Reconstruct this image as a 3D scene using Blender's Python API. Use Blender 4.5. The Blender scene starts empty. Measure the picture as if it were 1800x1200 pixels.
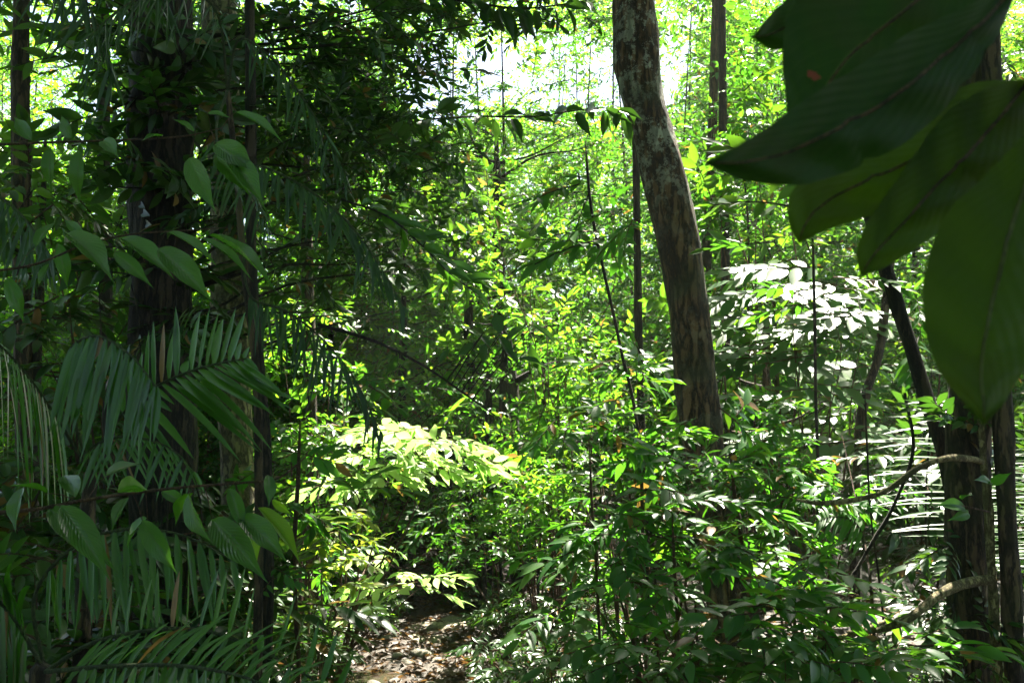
import bpy, math
import numpy as np

rng = np.random.default_rng(11)
scene = bpy.context.scene
COL = scene.collection
A = np.array
def nrm(v):
    v = np.asarray(v, float)
    return v / np.maximum(np.linalg.norm(v, axis=-1, keepdims=True), 1e-9)

# ------------------------------------------------------------------ camera frame
CAM = A([0.0, 0.0, 1.6])
PITCH = math.radians(6.0)
F = 1766.0
FWD = A([0, math.cos(PITCH), math.sin(PITCH)])
UP = A([0, -math.sin(PITCH), math.cos(PITCH)])
RT = A([1.0, 0, 0])

def at(px, py, d):
    v = FWD + RT * ((px - 900) / F) + UP * ((600 - py) / F)
    return CAM + v * (d / v[1])

def pixel_of(P):
    v = np.asarray(P, float) - CAM
    z = np.maximum(v @ FWD, 1e-3)
    return 900 + F * (v @ RT) / z, 600 - F * (v @ UP) / z

# ------------------------------------------------------------------ sun
SUN_EL, SUN_AZ = math.radians(60), math.radians(26)
S = A([math.cos(SUN_EL) * math.sin(SUN_AZ), math.cos(SUN_EL) * math.cos(SUN_AZ), math.sin(SUN_EL)])

# points to be sunlit, foliage is cut away along the sun line: (point, radius)
TUN = [(at(x, y, d), r) for x, y, d, r in [
    (740, 780, 6.0, .62), (690, 810, 6.0, .6),
    (690, 1020, 6.0, .36), (730, 950, 6.4, .2),
    (790, 1097, 9.3, .22), (720, 1160, 7.6, .06),
    (1430, 500, 7.6, .6), (1460, 590, 7.6, .6), (1480, 770, 5.6, .3), (1450, 1000, 4.2, .2), (1400, 640, 6.0, .2), (1480, 770, 6.4, .2),
    (1620, 840, 4.75, .3), (1600, 920, 4.75, .14), (1790, 860, 4.75, .12), (1640, 760, 6.2, .15), (1490, 930, 4.9, .3), (1420, 985, 4.6, .08), (1450, 1170, 4.2, .16), (1490, 1000, 4.4, .12),
    (950, 860, 7.5, .3), (1080, 800, 6.8, .3), (960, 1085, 6.2, .3),
    (1060, 480, 9.5, .8), (900, 420, 10.0, .7), (670, 570, 8.0, .4), (640, 780, 7.0, .25),
    (470, 940, 2.65, .05), (520, 660, 7.0, .5), (880, 700, 8.5, .3), (1120, 700, 8.5, .4), (1290, 420, 9.0, .6),
    (100, 740, 7.0, .25), (1680, 500, 8.0, .4), (660, 700, 8.5, .35), (1000, 600, 10.0, .6),
]]

_r = np.random.default_rng(3)
for _ in range(90):  # extra random light holes added for scattered sun flecks
    TUN.append((at(_r.uniform(560, 1760), _r.uniform(330, 1150), _r.uniform(4.2, 10)), _r.uniform(.03, .14)))
def sun_ok(P, size=0.0):
    P = np.asarray(P, float)
    size = np.broadcast_to(np.asarray(size, float), (len(P),))
    keep = np.ones(len(P), bool)
    for T, r in TUN:
        v = P - T
        t = v @ S
        perp = np.linalg.norm(v - t[:, None] * S, axis=1)
        keep &= ~((t > .22 + r * .5) & (perp < r + .32 * size))
    return keep

# clear lines of sight inside the wood (gaps between crowns): (px, py, rx, ry, from depth, chance to keep)
GAPS = [
    (790, 130, 110, 70, 5.0, .10), (980, 125, 190, 75, 5.0, .22), (1110, 150, 90, 80, 5.0, .14),
    (1185, 110, 45, 90, 5.0, .1), (770, 185, 70, 35, 5, .1),
    (130, 50, 130, 70, 5.0, .35), (90, 190, 110, 90, 5.0, .35), (210, 150, 40, 160, 5.0, .35), (200, 320, 50, 90, 5.0, .5),
]
def gap_ok(P, seed=0):
    P = np.asarray(P, float)
    x, y = pixel_of(P)
    keep = np.ones(len(P), bool)
    rr = rng.random(len(P))
    for gx, gy, rx, ry, d, k in GAPS:
        inside = (((x - gx) / rx) ** 2 + ((y - gy) / ry) ** 2 < 1) & (P[:, 1] > d)
        keep &= ~(inside & (rr > k))
    return keep

# ------------------------------------------------------------------ ground height
def gz(x, y):
    x = np.asarray(x, float); y = np.asarray(y, float)
    xc = -0.55 + 0.12 * np.sin(y * .5) - np.clip(y - 9, 0, 40) * .06
    off = np.abs(x - xc)
    bank = .38 * (1 - np.exp(-(np.clip(off - .55, 0, 50) / 1.1) ** 2))
    rise = np.clip(y - 9.5, 0, 60) * .05 + .28 / (1 + np.exp(-(y - 10.8) * 3.0))
    n = .05 * np.sin(x * 2.1 + 1.3) * np.cos(y * 1.7) + .03 * np.sin(x * 5.3 + y * 3.1) + .015 * np.sin(x * 11 - y * 9)
    return bank * .8 + rise + n - .02

# ------------------------------------------------------------------ mesh builder
class MB:
    def __init__(self):
        self.v = []; self.uv = []; self.f = {}; self.n = 0
    def add(self, V, faces, uv=None, mat=0):
        V = np.asarray(V, float).reshape(-1, 3)
        self.v.append(V)
        self.uv.append(np.zeros((len(V), 2)) if uv is None else np.asarray(uv, float))
        for fa in faces:
            fa = np.asarray(fa, np.int64)
            if fa.size:
                self.f.setdefault((fa.shape[1], mat), []).append(fa + self.n)
        self.n += len(V)
    def build(self, name, mats, parent=None, smooth=True):
        me = bpy.data.meshes.new(name)
        V = np.concatenate(self.v) if self.v else np.zeros((0, 3))
        UVs = np.concatenate(self.uv) if self.uv else np.zeros((0, 2))
        if parent is not None:
            V = V - A(parent.location)
        loops, starts, mi = [], [], []
        pos = 0
        for (k, m), L in self.f.items():
            fa = np.concatenate(L)
            loops.append(fa.ravel())
            starts.append(pos + np.arange(len(fa)) * k)
            mi.append(np.full(len(fa), m))
            pos += fa.size
        loops = np.concatenate(loops); starts = np.concatenate(starts); mi = np.concatenate(mi)
        me.vertices.add(len(V)); me.vertices.foreach_set('co', V.astype(np.float32).ravel())
        me.loops.add(len(loops)); me.loops.foreach_set('vertex_index', loops.astype(np.int32))
        me.polygons.add(len(starts)); me.polygons.foreach_set('loop_start', starts.astype(np.int32))
        me.update(calc_edges=True)
        for m in mats:
            me.materials.append(m)
        me.polygons.foreach_set('material_index', mi.astype(np.int32))
        me.polygons.foreach_set('use_smooth', np.full(len(starts), smooth))
        u = me.uv_layers.new(name='UVMap')
        u.data.foreach_set('uv', UVs[loops].astype(np.float32).ravel())
        me.update()
        o = bpy.data.objects.new(name, me)
        COL.objects.link(o)
        if parent is not None:
            o.parent = parent
        return o

def tag(o, label=None, cat=None, group=None, kind=None):
    if label: o['label'] = label
    if cat: o['category'] = cat
    if group: o['group'] = group
    if kind: o['kind'] = kind
    return o

def thing(name, label, cat, loc, group=None):
    o = bpy.data.objects.new(name, None)
    o.empty_display_size = .1
    COL.objects.link(o)
    o.location = [float(c) for c in loc]
    return tag(o, label, cat, group)

# ------------------------------------------------------------------ materials
def new_mat(name):
    m = bpy.data.materials.new(name); m.use_nodes = True
    nt = m.node_tree; nt.nodes.clear()
    out = nt.nodes.new('ShaderNodeOutputMaterial')
    return m, nt, out
def node(nt, t, **kw):
    n = nt.nodes.new(t)
    for k, v in kw.items():
        setattr(n, k, v)
    return n
def ramp(nt, src, stops):
    r = node(nt, 'ShaderNodeValToRGB')
    e = r.color_ramp.elements
    while len(e) < len(stops): e.new(.5)
    for i, (p, c) in enumerate(stops):
        e[i].position = p; e[i].color = (*c, 1)
    nt.links.new(src, r.inputs[0])
    return r.outputs[0]
def mixc(nt, fac, a, b, mode='MIX'):
    m = node(nt, 'ShaderNodeMix', data_type='RGBA', blend_type=mode)
    for s, v in ((0, fac), (6, a), (7, b)):
        if hasattr(v, 'is_linked'): nt.links.new(v, m.inputs[s])
        else: m.inputs[s].default_value = v if s == 0 else (*v, 1)
    return m.outputs[2]
def math_(nt, op, a, b=None, clamp=False):
    m = node(nt, 'ShaderNodeMath', operation=op, use_clamp=clamp)
    for i, v in ((0, a), (1, b)):
        if v is None: continue
        if hasattr(v, 'is_linked'): nt.links.new(v, m.inputs[i])
        else: m.inputs[i].default_value = v
    return m.outputs[0]

def leaf_mat(name, refl, trans, tw=.5, rough=.35, veins=False, spec=.5, blotch=None, dead=0.0):
    """refl / trans: list of colours along a per-leaf random value; tw = share of light let through."""
    m, nt, out = new_mat(name)
    g = node(nt, 'ShaderNodeNewGeometry')
    rp = g.outputs['Random Per Island']
    n = len(refl)
    st = [i / max(n - 1, 1) for i in range(n)]
    c1 = ramp(nt, rp, list(zip(st, refl)))
    c2 = ramp(nt, rp, list(zip(st, trans)))
    if dead:      # a few leaves have turned
        dv = math_(nt, 'FRACT', math_(nt, 'MULTIPLY', rp, 37.7))
        dd_ = math_(nt, 'LESS_THAN', dv, dead)
        c1 = mixc(nt, dd_, c1, (.13, .075, .025)); c2 = mixc(nt, dd_, c2, (.26, .16, .03))
    p = node(nt, 'ShaderNodeBsdfPrincipled')
    p.inputs['Roughness'].default_value = rough
    p.inputs['Specular IOR Level'].default_value = spec
    t = node(nt, 'ShaderNodeBsdfTranslucent')
    tc = node(nt, 'ShaderNodeTexCoord')
    if veins:
        sep = node(nt, 'ShaderNodeSeparateXYZ'); nt.links.new(tc.outputs['UV'], sep.inputs[0])
        u = math_(nt, 'ABSOLUTE', math_(nt, 'SUBTRACT', sep.outputs[0], .5))
        mid = math_(nt, 'LESS_THAN', u, .018)
        ph = math_(nt, 'SUBTRACT', math_(nt, 'MULTIPLY', sep.outputs[1], 15.0), math_(nt, 'MULTIPLY', u, 9.0))
        saw = math_(nt, 'ABSOLUTE', math_(nt, 'SUBTRACT', math_(nt, 'FRACT', ph), .5))
        side = math_(nt, 'MULTIPLY', math_(nt, 'LESS_THAN', saw, .06), .45 * float(veins))
        v = math_(nt, 'MAXIMUM', mid, side)
        c1 = mixc(nt, math_(nt, 'MULTIPLY', v, .55), c1, (.10, .13, .035))
        c2 = mixc(nt, math_(nt, 'MULTIPLY', v, .4), c2, (.05, .08, .01))
        b = node(nt, 'ShaderNodeBump'); b.inputs['Strength'].default_value = .5 * float(veins); b.inputs['Distance'].default_value = .004
        wave = math_(nt, 'MULTIPLY', saw, 1.0)
        nt.links.new(wave, b.inputs['Height'])
        nt.links.new(b.outputs[0], p.inputs['Normal'])
    if blotch:
        nz = node(nt, 'ShaderNodeTexNoise'); nz.inputs['Scale'].default_value = 14; nz.inputs['Detail'].default_value = 4
        nt.links.new(tc.outputs['Object'], nz.inputs[0])
        f = math_(nt, 'MULTIPLY', math_(nt, 'SUBTRACT', nz.outputs[0], .52), 4, True)
        c1 = mixc(nt, math_(nt, 'MULTIPLY', f, .6), c1, blotch)
        c2 = mixc(nt, math_(nt, 'MULTIPLY', f, .6), c2, blotch)
    nt.links.new(c1, p.inputs['Base Color']); nt.links.new(c2, t.inputs['Color'])
    mx = node(nt, 'ShaderNodeMixShader'); mx.inputs[0].default_value = tw
    nt.links.new(p.outputs[0], mx.inputs[1]); nt.links.new(t.outputs[0], mx.inputs[2])
    nt.links.new(mx.outputs[0], out.inputs[0])
    return m

def bark_mat(name, dark, mid, light, lichen=None, lichen_amt=.5, moss=None, scale=6, stretch=.25, lichen_z=None):
    m, nt, out = new_mat(name)
    tc = node(nt, 'ShaderNodeTexCoord')
    mp = node(nt, 'ShaderNodeMapping'); mp.inputs['Scale'].default_value = (1, 1, stretch)
    nt.links.new(tc.outputs['Object'], mp.inputs[0])
    n1 = node(nt, 'ShaderNodeTexNoise'); n1.inputs['Scale'].default_value = scale * 3; n1.inputs['Detail'].default_value = 8; n1.inputs['Roughness'].default_value = .7
    nt.links.new(mp.outputs[0], n1.inputs[0])
    vo = node(nt, 'ShaderNodeTexVoronoi', feature='DISTANCE_TO_EDGE'); vo.inputs['Scale'].default_value = scale * 4.5
    mp2 = node(nt, 'ShaderNodeMapping'); mp2.inputs['Scale'].default_value = (1, 1, stretch * .5)
    wob = node(nt, 'ShaderNodeMix', data_type='RGBA'); wob.inputs[0].default_value = .12
    nt.links.new(tc.outputs['Object'], wob.inputs[6]); nt.links.new(n1.outputs['Color'], wob.inputs[7])
    nt.links.new(wob.outputs[2], mp2.inputs[0]); nt.links.new(mp2.outputs[0], vo.inputs['Vector'])
    plate = math_(nt, 'MULTIPLY', vo.outputs['Distance'], 5.0, True)
    hgt = math_(nt, 'ADD', math_(nt, 'MULTIPLY', n1.outputs[0], .7), math_(nt, 'MULTIPLY', plate, .6))
    col = ramp(nt, hgt, [(.38, dark), (.72, mid), (1.0, light)])
    if lichen:
        n2 = node(nt, 'ShaderNodeTexNoise'); n2.inputs['Scale'].default_value = 6; n2.inputs['Detail'].default_value = 12; n2.inputs['Roughness'].default_value = .8
        nt.links.new(tc.outputs['Object'], n2.inputs[0])
        f = math_(nt, 'MULTIPLY', math_(nt, 'SUBTRACT', n2.outputs[0], 1 - lichen_amt), 26, True)
        if lichen_z is not None:      # lichen grows where the trunk rises into the light
            sp = node(nt, 'ShaderNodeSeparateXYZ'); nt.links.new(tc.outputs['Object'], sp.inputs[0])
            f = math_(nt, 'MULTIPLY', f, math_(nt, 'ADD', math_(nt, 'MULTIPLY', math_(nt, 'SUBTRACT', sp.outputs[2], lichen_z), 1.6, True), .12, True))
        col = mixc(nt, f, col, lichen)
    if moss:
        n3 = node(nt, 'ShaderNodeTexNoise'); n3.inputs['Scale'].default_value = 3; n3.inputs['Detail'].default_value = 5
        nt.links.new(tc.outputs['Object'], n3.inputs[0])
        f = math_(nt, 'MULTIPLY', math_(nt, 'SUBTRACT', n3.outputs[0], .5), 5, True)
        col = mixc(nt, math_(nt, 'MULTIPLY', f, .8), col, moss)
    p = node(nt, 'ShaderNodeBsdfPrincipled'); p.inputs['Roughness'].default_value = .85
    nt.links.new(col, p.inputs['Base Color'])
    b = node(nt, 'ShaderNodeBump'); b.inputs['Strength'].default_value = 1; b.inputs['Distance'].default_value = .05
    nt.links.new(hgt, b.inputs['Height']); nt.links.new(b.outputs[0], p.inputs['Normal'])
    nt.links.new(p.outputs[0], out.inputs[0])
    return m

M = {}
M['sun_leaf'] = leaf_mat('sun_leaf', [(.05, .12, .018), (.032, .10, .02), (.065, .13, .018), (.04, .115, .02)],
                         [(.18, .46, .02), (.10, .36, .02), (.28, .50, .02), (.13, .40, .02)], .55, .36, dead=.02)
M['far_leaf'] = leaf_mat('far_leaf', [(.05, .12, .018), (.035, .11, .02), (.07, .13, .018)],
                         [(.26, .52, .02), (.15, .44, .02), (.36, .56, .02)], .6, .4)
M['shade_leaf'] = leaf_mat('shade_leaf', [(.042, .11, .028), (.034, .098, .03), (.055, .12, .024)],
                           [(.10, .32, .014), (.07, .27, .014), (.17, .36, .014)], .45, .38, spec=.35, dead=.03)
M['deep_shade_leaf'] = leaf_mat('deep_shade_leaf', [(.022, .06, .014), (.018, .055, .016), (.03, .065, .012)],
                          [(.07, .18, .012), (.05, .15, .012), (.10, .2, .012)], .35, .33, dead=.04)  # darker leaf copy, deep shade is put into its colour
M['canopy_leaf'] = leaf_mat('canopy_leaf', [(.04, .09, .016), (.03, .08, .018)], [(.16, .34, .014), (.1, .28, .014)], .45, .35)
M['broad_leaf'] = leaf_mat('broad_leaf', [(.022, .07, .016), (.028, .08, .014), (.018, .06, .018)],
                           [(.08, .26, .012), (.10, .30, .012), (.05, .2, .012)], .42, .22, veins=.9, spec=.7)
M['sunlit_pale_leaf'] = leaf_mat('sunlit_pale_leaf', [(.24, .36, .12), (.12, .26, .05), (.32, .42, .18), (.18, .32, .08)], [(.5, .70, .2), (.3, .6, .1), (.56, .72, .28), (.38, .64, .14)], .5, .42, spec=.9, dead=.015)  # leaf colour lightened to stand in for strong sun on it
M['gloss_leaf'] = leaf_mat('gloss_leaf', [(.05, .12, .03), (.04, .105, .03), (.065, .13, .028)], [(.10, .32, .014), (.07, .27, .014), (.17, .36, .014)], .36, .42, spec=.7, dead=.03)
M['sunlit_broad_leaf'] = leaf_mat('sunlit_broad_leaf', [(.09, .17, .014), (.08, .18, .016)], [(.34, .6, .014), (.26, .56, .014)], .55, .32, veins=True)  # lighter copy of the broad leaf, sun glow put into its colour
M['yellow_leaf'] = leaf_mat('yellow_leaf', [(.09, .13, .02), (.06, .12, .02), (.13, .14, .025), (.05, .11, .02)], [(.3, .45, .02), (.2, .42, .02), (.4, .44, .03), (.18, .4, .02)], .5, .4)
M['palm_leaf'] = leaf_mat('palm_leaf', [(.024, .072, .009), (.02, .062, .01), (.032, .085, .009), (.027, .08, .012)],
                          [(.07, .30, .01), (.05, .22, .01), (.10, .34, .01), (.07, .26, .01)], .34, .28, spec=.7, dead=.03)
M['palm_sun'] = leaf_mat('palm_sun', [(.05, .12, .025), (.04, .105, .025)], [(.14, .38, .02), (.11, .34, .02)], .35, .42, spec=.6)  # lighter copy of the palm leaf, sunlight put into its colour
M['near_backlit'] = leaf_mat('near_backlit', [(.018, .045, .008), (.016, .04, .008)], [(.085, .165, .006), (.072, .145, .006)], .5, .5, veins=.35, spec=.15, blotch=(.05, .06, .012))  # lighter copy of the near leaf, backlight put into its colour
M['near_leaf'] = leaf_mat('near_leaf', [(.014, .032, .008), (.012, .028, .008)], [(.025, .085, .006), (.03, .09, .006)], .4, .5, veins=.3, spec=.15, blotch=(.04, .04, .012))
M['palm_shaded'] = leaf_mat('palm_shaded', [(.018, .045, .014), (.015, .04, .015), (.022, .05, .014)], [(.05, .16, .01), (.04, .13, .01), (.06, .18, .01)], .36, .34)  # darker palm copy, forest shade put into the frond colour
M['brown_leaf'] = leaf_mat('brown_leaf', [(.04, .024, .012), (.065, .036, .016), (.028, .017, .009)], [(.2, .1, .03), (.25, .13, .03), (.12, .06, .02)], .25, .6)

M['lichen_bark'] = bark_mat('lichen_bark', (.022, .014, .008), (.088, .05, .022), (.16, .095, .045), (.48, .49, .39), .5, (.05, .055, .018), 5, .3, 3.0)
M['dark_bark'] = bark_mat('dark_bark', (.009, .006, .004), (.026, .018, .011), (.055, .038, .022), None, 0, (.022, .03, .009), 7, .2)
M['moss_bark'] = bark_mat('moss_bark', (.05, .045, .02), (.13, .12, .05), (.22, .2, .09), (.25, .26, .12), .45, (.12, .13, .03), 6, .6)
M['brown_bark'] = bark_mat('brown_bark', (.022, .014, .008), (.06, .038, .02), (.11, .072, .038), (.14, .13, .08), .36, (.07, .075, .02), 6, .25)
M['pale_rib'] = bark_mat('pale_rib', (.10, .11, .03), (.14, .15, .045), (.18, .19, .06), None, 0, None, 14, .5)
M['twig'] = bark_mat('twig', (.05, .025, .012), (.11, .055, .025), (.17, .09, .045), None, 0, None, 14, .5)
M['vine_bark'] = bark_mat('vine_bark', (.12, .09, .035), (.26, .21, .085), (.36, .3, .14), None, 0, (.11, .12, .03), 9, .5)
M['green_stem'] = bark_mat('green_stem', (.03, .05, .015), (.055, .085, .025), (.09, .12, .035), None, 0, None, 14, .4)

# ------------------------------------------------------------------ shapes
def smooth_path(P, n):
    P = np.asarray(P, float)
    Q = np.vstack([2 * P[0] - P[1], P, 2 * P[-1] - P[-2]])
    k = len(P) - 1
    t = np.linspace(0, k - 1e-6, n)
    i = t.astype(int); u = (t - i)[:, None]
    a, b, c, d = Q[i], Q[i + 1], Q[i + 2], Q[i + 3]
    return .5 * (2 * b + (c - a) * u + (2 * a - 5 * b + 4 * c - d) * u ** 2 + (3 * b - a - 3 * c + d) * u ** 3)

def interp_r(r, n):
    r = np.asarray(r, float)
    return np.interp(np.linspace(0, len(r) - 1, n), np.arange(len(r)), r)

def tube(mb, P, r, sides=8, mat=0, lump=0.0, flute=0.0):
    P = np.asarray(P, float); n = len(P)
    r = interp_r(r, n)
    T = nrm(np.gradient(P, axis=0))
    ref = A([1.0, 0, 0]) if abs(T[0][0]) < .8 else A([0, 1.0, 0])
    X = np.zeros((n, 3)); x = nrm(ref - T[0] * (ref @ T[0]))
    for i in range(n):
        x = nrm(x - T[i] * (x @ T[i])); X[i] = x
    Y = np.cross(T, X)
    a = np.linspace(0, 2 * np.pi, sides, endpoint=False)
    R = r[:, None] * np.ones(sides)[None]
    if lump:
        ph = rng.random(4) * 6.3
        s = np.linspace(0, 1, n)[:, None] * n * .35
        R = R * (1 + lump * (np.sin(2 * a[None] + s + ph[0]) * .5 + np.sin(3 * a[None] - s * 1.7 + ph[1]) * .35 + np.sin(5 * a[None] + s * 2.9 + ph[2]) * .25 + .3 * np.sin(s * 1.3 + ph[3])))
    if flute:
        fz = np.clip(1 - np.linspace(0, 1, n) * 3.2, 0, 1)[:, None] ** 1.5
        R = R * (1 + flute * fz * (1 + np.sin(4 * a[None] + .7)) )
    V = P[:, None] + R[..., None] * (X[:, None] * np.cos(a)[None, :, None] + Y[:, None] * np.sin(a)[None, :, None])
    i, j = np.meshgrid(np.arange(n - 1), np.arange(sides), indexing='ij')
    j2 = (j + 1) % sides
    fc = np.stack([i * sides + j, i * sides + j2, (i + 1) * sides + j2, (i + 1) * sides + j], -1).reshape(-1, 4)
    V = V.reshape(-1, 3)
    cap = np.arange(sides)[None] + (n - 1) * sides
    uv = np.stack([np.tile(a / 6.2832, n), np.repeat(np.linspace(0, 1, n), sides)], -1)
    mb.add(V, [fc], uv, mat)
    mb.f.setdefault((sides, mat), []).append(cap + mb.n - len(V))

def leaf_shape(rows, cols, width, fold=.12, droop=.2, belly=.45, tip=1.0, wave=0.0):
    """unit leaf along +Y, upper side +Z; rows of cols vertices"""
    v = np.linspace(0, 1, rows)
    w = np.sin(np.pi * v ** (np.log(.5) / np.log(belly))) ** .85
    w = w * (1 - .35 * np.clip((v - .7) / .3, 0, 1) * tip) if tip <= 1 else w * (1 - .8 * np.clip((v - .62) / .33, 0, 1) ** .9)
    w[0] = .02; w[-1] = .0
    u = np.linspace(-1, 1, cols)
    V = np.zeros((rows, cols, 3)); UVs = np.zeros((rows, cols, 2))
    V[..., 0] = u[None] * (w * width * .5)[:, None]
    V[..., 1] = v[:, None]
    V[..., 2] = np.abs(u)[None] * (w * width * fold)[:, None] - droop * (v ** 2)[:, None]
    if wave:
        V[..., 2] += wave * np.abs(u)[None] * np.sin(v * 17)[:, None] * w[:, None]
    UVs[..., 0] = .5 + u[None] * .5; UVs[..., 1] = v[:, None]
    i, j = np.meshgrid(np.arange(rows - 1), np.arange(cols - 1), indexing='ij')
    fc = np.stack([i * cols + j, i * cols + j + 1, (i + 1) * cols + j + 1, (i + 1) * cols + j], -1).reshape(-1, 4)
    return V.reshape(-1, 3), [fc], UVs.reshape(-1, 2)

def leaf_lo(width, fold=.15, droop=.12):
    h = width * .5
    V = A([[0, 0, 0], [h * .8, .28, fold * h], [h * .75, .62, fold * h - droop * .4], [0, 1, -droop], [-h * .75, .62, fold * h - droop * .4], [-h * .8, .28, fold * h]])
    uv = A([[.5, 0], [1, .28], [1, .62], [.5, 1], [0, .62], [0, .28]])
    return V, [A([[0, 1, 2, 3], [0, 3, 4, 5]])], uv

def frames(D, Uv):
    y = nrm(D); x = nrm(np.cross(y, Uv)); z = np.cross(x, y)
    return np.stack([x, y, z], -1)      # columns

def scatter(mb, tmpl, P, D, Uv, size, mat=0, xs=None):
    V, faces, uv = tmpl
    m = len(P)
    if m == 0: return
    R = frames(np.asarray(D, float), np.asarray(Uv, float))
    size = np.broadcast_to(np.asarray(size, float), (m,))
    L = V[None] * size[:, None, None]
    if xs is not None: L = L * np.stack([xs, np.ones(m), np.ones(m)], -1)[:, None]
    W = np.einsum('mij,mkj->mki', R, L) + np.asarray(P)[:, None]
    k = len(V)
    fs = [(f[None] + (np.arange(m) * k)[:, None, None]).reshape(-1, f.shape[1]) for f in faces]
    mb.add(W.reshape(-1, 3), fs, np.tile(uv, (m, 1)), mat)

# a spray = a twig with leaves on both sides; returned as (leaf template, twig template)
def spray(n, leaf, leaflen, spread=60, jitter=.2, bend=.15, seed=0, whorl=False):
    r = np.random.default_rng(seed)
    mb = MB()
    t = np.linspace(.12, 1, n) if not whorl else np.linspace(.55, 1, n)
    P = np.stack([r.normal(0, .015, n), t, -bend * t ** 2], -1)
    sd = np.where(np.arange(n) % 2, 1, -1) * 1.0
    ang = np.radians(spread * (1 - .55 * t ** 2)) + r.normal(0, jitter, n)
    ang[-1] *= .1
    if whorl: ang = np.radians(np.linspace(20, 110, n))
    D = np.stack([sd * np.sin(ang), np.cos(ang), r.normal(-.12, jitter, n)], -1)
    Un = np.stack([r.normal(0, jitter * 1.3, n), r.normal(0, jitter * 1.3, n), np.ones(n)], -1)
    scatter(mb, leaf, P, D, Un, leaflen * r.uniform(.7, 1.15, n) * (.75 + .4 * np.sin(np.pi * t * .8)))
    tw = MB()
    tt = np.linspace(0, 1, 5)
    tube(tw, np.stack([0 * tt, tt, -bend * tt ** 2], -1), [.015, .007], 3)
    def out(b):
        fs = [np.concatenate(L) for L in b.f.values()]
        return np.concatenate(b.v), fs, np.concatenate(b.uv)
    return out(mb), out(tw)

LO = leaf_lo(.46)
LO_N = leaf_lo(.30)
MID = leaf_shape(5, 3, .40, .16, .15)
MID_N = leaf_shape(6, 3, .33, .16, .2)
MID_W = leaf_shape(7, 3, .38, .14, .16)
HI = leaf_shape(16, 7, .36, .24, .26, .42, 2.0, .010)
FARS = [spray(9, LO, .34, 65, .4, .2, s) for s in (1, 2, 3, 4)]
FINE = [spray(13, LO, .23, 68, .45, .2, s) for s in (21, 22, 23, 24)]
MIDS = [spray(10, MID, .34, 62, .25, .18, s) for s in (5, 6, 7, 8)]
NARS = [spray(11, MID_N, .40, 55, .22, .25, s) for s in (9, 10, 11)]
WHOS = [spray(11, MID_W, .48, 60, .2, .1, s, True) for s in (12, 13, 14)]
BUSH = [spray(9, leaf_shape(7, 3, .40, .12, .14), .40, 60, .16, .14, s) for s in (31, 32, 33)]
GLOSS = [spray(8, leaf_shape(6, 3, .42, .07, .08), .42, 60, .09, .06, s) for s in (41, 42, 43)]
NEARS = [spray(9, leaf_shape(8, 3, .36, .16, .2), .42, 58, .22, .22, s) for s in (15, 16, 17)]

def trunk_clear(P):
    # the leaning trunk stands free of leaves down to where the shrubs begin
    P = np.asarray(P, float); x, y = pixel_of(P)
    xc = np.interp(y, [0, 180, 290, 400, 600, 700], [1116, 1135, 1162, 1187, 1216, 1228])
    near = (P[:, 1] > 2) & (P[:, 1] < 7.0) & (np.abs(x - xc) < 72) & (y < 735) & (y > -40)
    return ~(near & (rng.random(len(P)) > .06))
HALF = nrm(S + A([0, -1.0, .05]))
def put_sprays(leaves, twigs, kinds, P, D, size, up_dev=.35, tmat=1, filt=True, gaps=True, face=0.0, fdir=None):
    P = np.asarray(P, float); D = np.asarray(D, float)
    if filt:
        size = np.broadcast_to(size, (len(P),)); k = sun_ok(P + nrm(D) * size[:, None] * .5, size)
        k &= trunk_clear(P + nrm(D) * size[:, None] * .5)
        if gaps: k &= gap_ok(P)
        P, D, size = P[k], D[k], size[k]
    m = len(P)
    if not m: return
    U0 = A([0, 0, 1.0]) * (1 - face) + (HALF if fdir is None else fdir) * face + rng.normal(0, up_dev, (m, 3))
    which = rng.integers(0, len(kinds), m)
    for q, (lt, tt) in enumerate(kinds):
        s = which == q
        scatter(leaves, lt, P[s], D[s], U0[s], size[s], 0)
        if twigs is not None:
            scatter(twigs, tt, P[s], D[s], U0[s], size[s], tmat if twigs is leaves else 0)

def clump(c, r, n, flat=.7, lev=.55, lateral=False):
    """n spray positions and outward directions around c"""
    q = rng.normal(0, 1, (n, 3)); q = nrm(q) * (rng.random((n, 1)) ** .45)
    q[:, 2] *= flat
    P = np.asarray(c) + q * r * .8
    D = nrm(q + rng.normal(0, .5, (n, 3)) + A([0, 0, .05]))
    D[:, 2] = D[:, 2] * lev - (.1 if lev < .2 else 0)
    if lateral: D = nrm(np.stack([np.where(D[:, 0] < 0, -1, 1) * (.55 + np.abs(D[:, 0])), D[:, 1] * .25, D[:, 2]], -1))
    return P, D

def curve_between(a, b, sag=.1, n=10, wob=.04):
    a = np.asarray(a, float); b = np.asarray(b, float)
    L = np.linalg.norm(b - a)
    m1 = a + (b - a) * .35 + A([0, 0, sag * L]) + rng.normal(0, wob * L, 3)
    m2 = a + (b - a) * .7 + A([0, 0, sag * L * .8]) + rng.normal(0, wob * L, 3)
    return smooth_path([a, m1, m2, b], n)

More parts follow.
